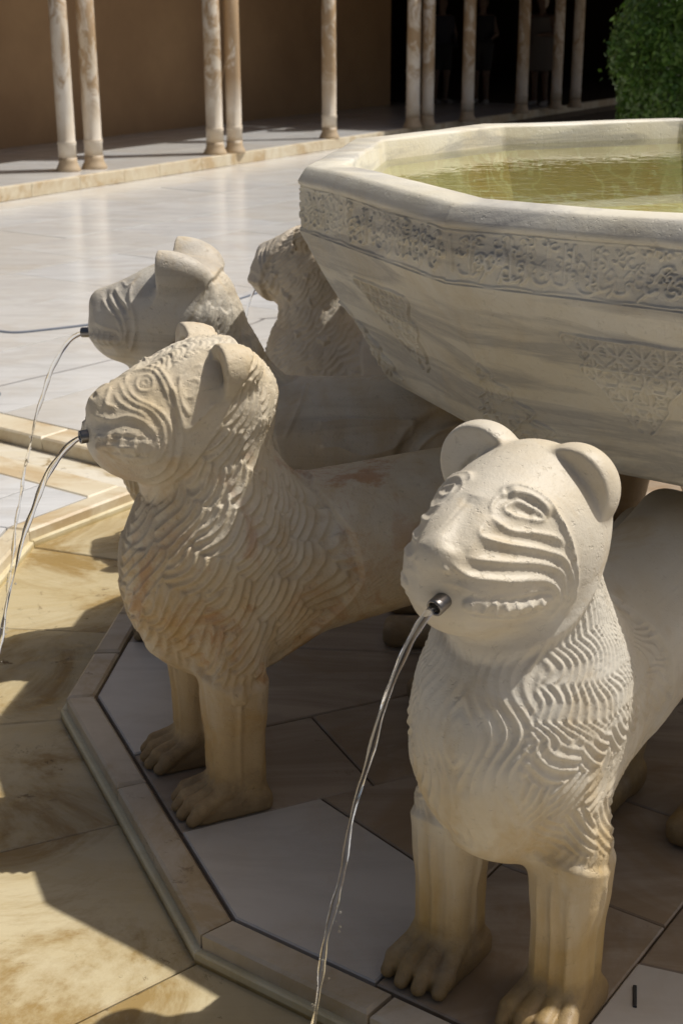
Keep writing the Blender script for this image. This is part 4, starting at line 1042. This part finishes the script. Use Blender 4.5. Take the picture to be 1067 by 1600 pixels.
# ------------------------------------------------------------------ the gallery
G0 = Vector((-2.623, 13.559)); GD = Vector((math.cos(R(60.2)), math.sin(R(60.2)))); GN = Vector((-GD.y, GD.x))     # along, and away from the court
def gp(s, n, z=0.0): q = G0 + GD * s + GN * n; return (q.x, q.y, z)
def gbox(name, s0, s1, n0, n1, z0, z1, mat, parent=None, bev=0.004):
    q = [gp(s0, n0)[:2], gp(s1, n0)[:2], gp(s1, n1)[:2], gp(s0, n1)[:2]]
    if area(q) < 0: q.reverse()
    return link(name, slab_mesh(q, z0, z1, bev), parent, mat)
t = NT('brown_plaster'); co = t.coords()
c = t.mix(t.ramp(t.noise(co, 0.8, 5, 0.6), [(0.35, 0), (0.65, 1)]), (0.44, 0.285, 0.155), (0.35, 0.22, 0.12))
t.bsdf(c, 0.8, t.bump(t.noise(co, 12, 5), 0.01, 0.5), 0.2); M_PLASTER = t.m
t = NT('hall_shade_dark'); t.bsdf((0.06, 0.042, 0.028), 0.85, None, 0.1); M_INT = t.m  # near-black: the hall's deep shade is put into its walls and floor
t = NT('dark_timber'); t.bsdf((0.09, 0.055, 0.035), 0.7, None, 0.2); M_TIM = t.m
t = NT('pale_stucco'); co = t.coords(); t.bsdf(t.mix(t.ramp(t.noise(co, 3, 6), [(0.3, 0), (0.7, 1)]), (0.50, 0.42, 0.31), (0.40, 0.31, 0.21)), 0.8, t.bump(t.noise(co, 30, 4), 0.01, 0.7), 0.2); M_STUC = t.m
t = NT('column_marble'); co = t.coords((1, 1, 0.55), rand=30)
c = t.mix(t.ramp(t.noise(co, 3.5, 6, 0.65), [(0.35, 0), (0.65, 1)]), (0.70, 0.65, 0.57), (0.58, 0.49, 0.37))
oi = t.n('ShaderNodeObjectInfo'); sx = t.n('ShaderNodeSeparateXYZ'); tc = t.n('ShaderNodeTexCoord'); t.l(tc.outputs['Object'], sx.inputs[0])
sm = t.ramp(t.math('ADD', t.noise(co, 5.5, 8, 0.75, 1.0), t.math('MULTIPLY', t.math('SUBTRACT', oi.outputs['Random'], 0.5), 0.20)), [(0.47, 0), (0.56, 1)])
hi = t.ramp(sx.outputs[2], [(0.45, 0.12), (0.8, 1)])
c = t.mix(t.math('MULTIPLY', t.math('MULTIPLY', sm, hi), 0.85), c, (0.36, 0.23, 0.11))
lo_ = t.ramp(t.math('ADD', sx.outputs[2], t.math('MULTIPLY', t.noise(co, 8, 4), 0.12)), [(0.17, 1), (0.24, 0)])
c = t.mix(t.math('MULTIPLY', lo_, 0.7), c, (0.38, 0.26, 0.13))
t.bsdf(c, 0.5, t.bump(t.noise(co, 30, 5), 0.004, 0.5), 0.4); M_COL = t.m
gfl = gbox('gallery_floor', -6, 26, -0.36, 13, -0.095, 0.088, M_MORTAR); tag(gfl, kind='structure')
s = -6.0
while s < 26:
    e = s + rnd.uniform(0.55, 0.75)
    gbox('step_stone', s + .002, e - .002, -0.40, -0.335, 0.0, 0.118, M_COURTK, gfl, 0.004).location.z = rnd.uniform(0, .003)
    s = e
for j, (n0, n1) in enumerate(((-0.335, 0.35), (0.35, 1.05), (1.05, 1.75), (1.75, 2.30), (2.3, 3.2), (3.2, 4.1))):
    s = -6.0 + 0.3 * j
    while s < (12 if j < 4 else 0):
        e = s + rnd.uniform(0.9, 1.3)
        o = gbox('floor_slab', s + .002, e - .002, n0 + .002, n1 - .002, 0.089, 0.12, M_COURT, gfl, 0.003); o.location.z = rnd.uniform(-.001, .001)
        s = e
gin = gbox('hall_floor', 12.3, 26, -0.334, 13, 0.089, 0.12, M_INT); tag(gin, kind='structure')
wl = gbox('gallery_wall', -7, 11.0, 2.30, 2.75, 0.10, 4.6, M_PLASTER); tag(wl, 'long brown plaster wall at the back of the gallery behind the columns', 'wall')
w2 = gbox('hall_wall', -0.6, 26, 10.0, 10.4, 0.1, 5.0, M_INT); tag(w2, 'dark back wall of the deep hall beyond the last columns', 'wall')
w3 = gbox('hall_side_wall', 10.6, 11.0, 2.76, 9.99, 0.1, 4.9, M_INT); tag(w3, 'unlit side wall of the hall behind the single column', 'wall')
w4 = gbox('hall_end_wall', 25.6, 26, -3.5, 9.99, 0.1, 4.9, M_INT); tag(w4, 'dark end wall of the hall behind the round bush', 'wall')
rf = empty('gallery_roof', gp(0, 0, 4.6)); tag(rf, 'timber gallery ceiling and stucco arcade wall above the marble columns', 'roof')
rfm = gbox('ceiling', -7, 7.1, -0.5, 2.9, 4.61, 4.8, M_TIM)
arc_w = gbox('arcade_wall', -7, 7.0, -0.12, 0.14, 2.95, 4.6, M_STUC)
hall_roof = gbox('hall_shade_roof', 7.12, 26, -4.2, 10.4, 3.0, 3.2, M_TIM)  # unseen pavilion roof, pushed out over the court to shade the far columns
sun_stop = gbox('sun_stop_wall', 7.0, 7.11, 0.141, 2.299, 3.21, 4.6, M_STUC)  # unseen, added to keep sun from slipping onto the gallery wall
hall_w = gbox('hall_front_wall', 7.12, 26, -4.15, -3.9, 2.3, 2.99, M_STUC)
for o in (rfm, arc_w, hall_roof, hall_w, sun_stop): o.parent = rf; o.matrix_parent_inverse = Matrix.Translation(-Vector(gp(0, 0, 4.6)))
def column_parts(root):
    link('base', lathe([(0.0, 0), (0.125, 0), (0.127, 0.012), (0.118, 0.035), (0.102, 0.06), (0.094, 0.09), (0.093, 0.13)], 32), root, M_COL, smooth=True)
    link('shaft', lathe([(0.093, 0.1305), (0.090, 0.24), (0.095, 0.248), (0.095, 0.262), (0.088, 0.27), (0.089, 0.6), (0.088, 1.2), (0.086, 2.2), (0.0, 2.21)], 32), root, M_COL, smooth=True)
    link('ring', lathe([(0.0895, 0.262), (0.0955, 0.266), (0.0955, 0.276), (0.0895, 0.280)], 32), root, M_COL, smooth=True)
    link('capital', lathe([(0.0, 2.2101), (0.10, 2.2101), (0.11, 2.25), (0.09, 2.28), (0.13, 2.36), (0.16, 2.46), (0.0, 2.461)], 24), root, M_COL, smooth=True)
    link('impost', slab_mesh([(-0.16, -0.16), (0.16, -0.16), (0.16, 0.16), (-0.16, 0.16)], 2.462, 2.949, 0.004), root, M_STUC)
proto = None
col_px = [((-2.623, 13.559), 'white marble column, front one of the stained pair at upper left'), ((-2.413, 13.80), 'rust streaked marble column, rear one of the pair at upper left'),
          ((-1.353, 15.264), 'grey mottled column, left one of the second pair in the gallery'), ((-1.157, 15.47), 'ochre mottled column, right one of the second pair in the gallery'),
          ((-0.135, 17.33), 'single marble column where the brown wall turns dark'),
          ((0.969, 19.042), 'left column of the third pair, at the edge of the dark hall'), ((1.181, 19.33), 'right column of the third pair, at the edge of the dark hall'),
          ((1.809, 20.29), 'lone shaded column just right of the third pair before the dark hall'), ((2.79, 22.008), 'dim column beside the person in white in the dark hall'),
          ((3.468, 22.984), 'dim column, left of the last two before the bush'), ((3.835, 23.334), 'dim column nearest to the round bush')]
for i, ((x_, y_), lab) in enumerate(col_px):
    if proto is None:
        r = empty('marble_column', (x_, y_, 0.12)); column_parts(r); proto = r
    else:
        r = proto.copy(); COL.objects.link(r); r.location = (x_, y_, 0.12)
        for ch in list(proto.children):
            c_ = ch.copy(); COL.objects.link(c_); c_.parent = r
    r.scale = (0.98 + 0.04 * (i % 3 - 1),) * 2 + (1,)
    tag(r, lab, 'column', 'marble columns of the gallery')

# ------------------------------------------------------------------ people in the dark hall, skin and clothes darkened to carry its shade
def person(loc, face, top_col, low_col, label, dress=False, hair=(0.05, 0.03, 0.02), lean=0.0, armL=0.2, armR=0.1):
    root = empty('person', loc, R(face))
    def skin_f(P):
        d = f_cone(P, (0, 0, 1.0), (0.01, 0, 1.28), 0.13, 0.14, (0.8, 1.15, 1))
        d = smin(d, f_cone(P, (0, -0.15, 1.38), (0, 0.15, 1.38), 0.055, 0.055), 0.06)
        d = smin(d, f_cone(P, (0, 0, 1.38), (0.01, 0, 1.52), 0.055, 0.05), 0.03)
        d = smin(d, f_ell(P, (0.02, 0, 1.62), (0.092, 0.075, 0.115)), 0.02)
        d = smin(d, f_cone(P, (0.11, 0, 1.625), (0.115, 0, 1.60), 0.010, 0.014), 0.012)
        for sg, am in ((1, armL), (-1, armR)):
            d = smin(d, f_ell(P, (0.02, sg * 0.077, 1.62), (0.018, 0.010, 0.03)), 0.006)
            el = (-0.02 + am * 0.15, sg * (0.23 + am * 0.08), 1.13); ha = (0.05 + am * 0.55, sg * (0.22 - am * 0.15), 0.90 + am * 0.45)
            d = smin(d, f_cone(P, (0, sg * 0.175, 1.37), el, 0.048, 0.038), 0.03)
            d = smin(d, f_cone(P, el, ha, 0.037, 0.026), 0.015)
            e_, h_ = np.array(el), np.array(ha); dr = nrm(h_ - e_)
            for j in range(4):
                o_ = np.array([0.012 * (j - 1.5) * 1.3, 0, 0]); b_ = h_ + dr * 0.05 + o_
                d = smin(d, f_cone(P, h_ + o_ * 0.6, b_, 0.014, 0.011), 0.008); d = smin(d, f_cone(P, b_, b_ + dr * (0.05 - 0.006 * abs(j - 1)), 0.010, 0.008), 0.004)
            d = smin(d, f_cone(P, h_, h_ + dr * 0.05 + np.array([0.04, 0, 0]), 0.012, 0.010), 0.006)
            d = smin(d, f_cone(P, (0, sg * 0.09, 0.93), (0.02 + lean * sg, sg * 0.095, 0.50), 0.092, 0.058), 0.05)
            d = smin(d, f_cone(P, (0.02 + lean * sg, sg * 0.095, 0.50), (-0.02 + lean * sg, sg * 0.10, 0.10), 0.056, 0.036), 0.02)
            d = smin(d, f_cone(P, (-0.01 + lean * sg, sg * 0.10, 0.05), (0.14 + lean * sg, sg * 0.11, 0.035), 0.042, 0.033), 0.02)
        return d
    def go(name, f, col, rough, lo, hi, vx=0.011):
        V, F = carve(f, lo, hi, vx, 3); me = np_mesh(V, F)
        t = NT(name + '_cloth'); t.bsdf(col, rough, None, 0.2); return link(name, me, root, t.m)
    LO, HI = (-0.3, -0.42, 0.0), (0.45, 0.42, 1.8)
    go('body', skin_f, (0.12, 0.08, 0.06), 0.55, LO, HI, 0.009)
    if dress:
        go('dress', lambda P: np.maximum(np.abs(f_cone(P, (0, 0, 0.62), (0.0, 0, 1.33), 0.235, 0.165, (0.8, 1.1, 1))) - 0.006, np.maximum(P[:, 2] - 1.40, 0.56 - P[:, 2])), top_col, 0.8, LO, HI)
    else:
        go('top', lambda P: np.maximum(skin_f(P) - 0.014, np.maximum(np.maximum(P[:, 2] - 1.42, 0.93 - P[:, 2]), np.abs(P[:, 1]) - 0.215)), top_col, 0.8, LO, HI)
        go('shorts', lambda P: np.maximum(skin_f(P) - 0.022, np.maximum(np.maximum(P[:, 2] - 0.99, 0.55 - P[:, 2]), np.abs(P[:, 1]) - 0.205)), low_col, 0.8, LO, HI)
    go('hair', lambda P: np.maximum(f_ell(P, (-0.005, 0, 1.635), (0.105, 0.090, 0.125)), np.minimum(P[:, 0] - 0.055, 0.02 + P[:, 0] * 0 + (1.66 - P[:, 2]))), hair, 0.6, LO, HI)
    go('shoes', lambda P: np.maximum(skin_f(P) - 0.010, P[:, 2] - 0.085), (0.22, 0.21, 0.20), 0.6, LO, HI)
    tag(root, label, 'person', 'people standing in the dark hall')
    return root
person((2.38, 24.3, 0.12), 250, (0.02, 0.02, 0.022), (0.03, 0.03, 0.03), 'person in black top with bare legs standing in the dark hall', armL=0.3, armR=0.0, lean=0.03)
person((3.30, 23.75, 0.12), 235, (0.12, 0.11, 0.10), (0.1, 0.1, 0.1), 'person in short white dress standing in the dark hall', dress=True, hair=(0.5, 0.45, 0.38), armL=0.5, armR=0.4)
person((1.72, 24.6, 0.12), 290, (0.03, 0.03, 0.04), (0.02, 0.02, 0.02), 'dark clothed person with white shoes behind the third pair of columns', armR=0.3)

# ------------------------------------------------------------------ bush
def bush(c, rad, n, seed, label):
    rg = np.random.RandomState(seed)
    root = empty('round_bush', (c[0], c[1], 0)); tag(root, label, 'bush')
    rad = np.array(rad)
    d = rg.normal(size=(n, 3)); d /= np.linalg.norm(d, axis=1)[:, None]
    lump = 1 + 0.10 * vnoise(d * 3 + 7, 1.0, seed) + 0.05 * vnoise(d * 3 + 7, 2.7, seed + 1)
    depth = 1 - np.abs(rg.normal(0, 0.085, n)); rrad = lump * depth
    top = rg.rand(n) < 0.03; rrad[top] *= rg.uniform(1.02, 1.10, top.sum())
    P = d * rrad[:, None] * rad + np.array([0, 0, c[2]])
    keep = P[:, 2] > 0.15; P = P[keep]; d = d[keep]; m = len(P)
    nn = d + rg.normal(0, 0.55, (m, 3)) + np.array([0, 0, 0.35]); nn /= np.linalg.norm(nn, axis=1)[:, None]
    t1 = np.cross(nn, rg.normal(size=(m, 3))); t1 /= np.linalg.norm(t1, axis=1)[:, None]; t2 = np.cross(nn, t1)
    L = rg.uniform(0.024, 0.042, m)[:, None]; W_ = L * rg.uniform(0.42, 0.55, m)[:, None]
    V = np.stack([P - t1 * L, P + t2 * W_ - nn * 0.004, P + t1 * L, P - t2 * W_ - nn * 0.004, P + nn * 0.004], 1).reshape(-1, 3)
    b = np.arange(m)[:, None] * 5
    F = np.concatenate([b + np.array([[0, 4, 1]]), b + np.array([[1, 4, 2]]), b + np.array([[2, 4, 3]]), b + np.array([[3, 4, 0]])])
    me = np_mesh(V, F)
    t = NT('bush_leaf'); co = t.coords()
    g = t.n('ShaderNodeNewGeometry')
    cc = t.mix(g.outputs['Random Per Island'], (0.035, 0.10, 0.012), (0.11, 0.21, 0.03))
    cc = t.mix(t.ramp(t.noise(co, 2.5, 3), [(0.4, 0), (0.7, 0.6)]), cc, (0.10, 0.15, 0.02))
    pb = t.bsdf(cc, 0.42, None, 0.5)
    tl = t.n('ShaderNodeBsdfTranslucent'); t.l(cc, tl.inputs[0]); ms = t.n('ShaderNodeMixShader'); ms.inputs[0].default_value = 0.25
    t.l(pb.outputs[0], ms.inputs[1]); t.l(tl.outputs[0], ms.inputs[2]); t.l(ms.outputs[0], t.out.inputs[0])
    o = link('foliage', me, root, t.m)
    for j in range(5):
        a = j * 1.3; e_ = [0.25 * math.cos(a), 0.25 * math.sin(a), c[2] + 0.3]
        tube('stem', [(0.03 * math.cos(a), 0.03 * math.sin(a), -0.02), (0.06 * math.cos(a), 0.06 * math.sin(a), 0.3), e_], 0.016, M_TIM, root)
    return root
bush((3.50, 12.6, 1.10), (1.10, 1.10, 1.14), 30000, 3, 'dense clipped green bush rounded at the side, at the upper right corner')
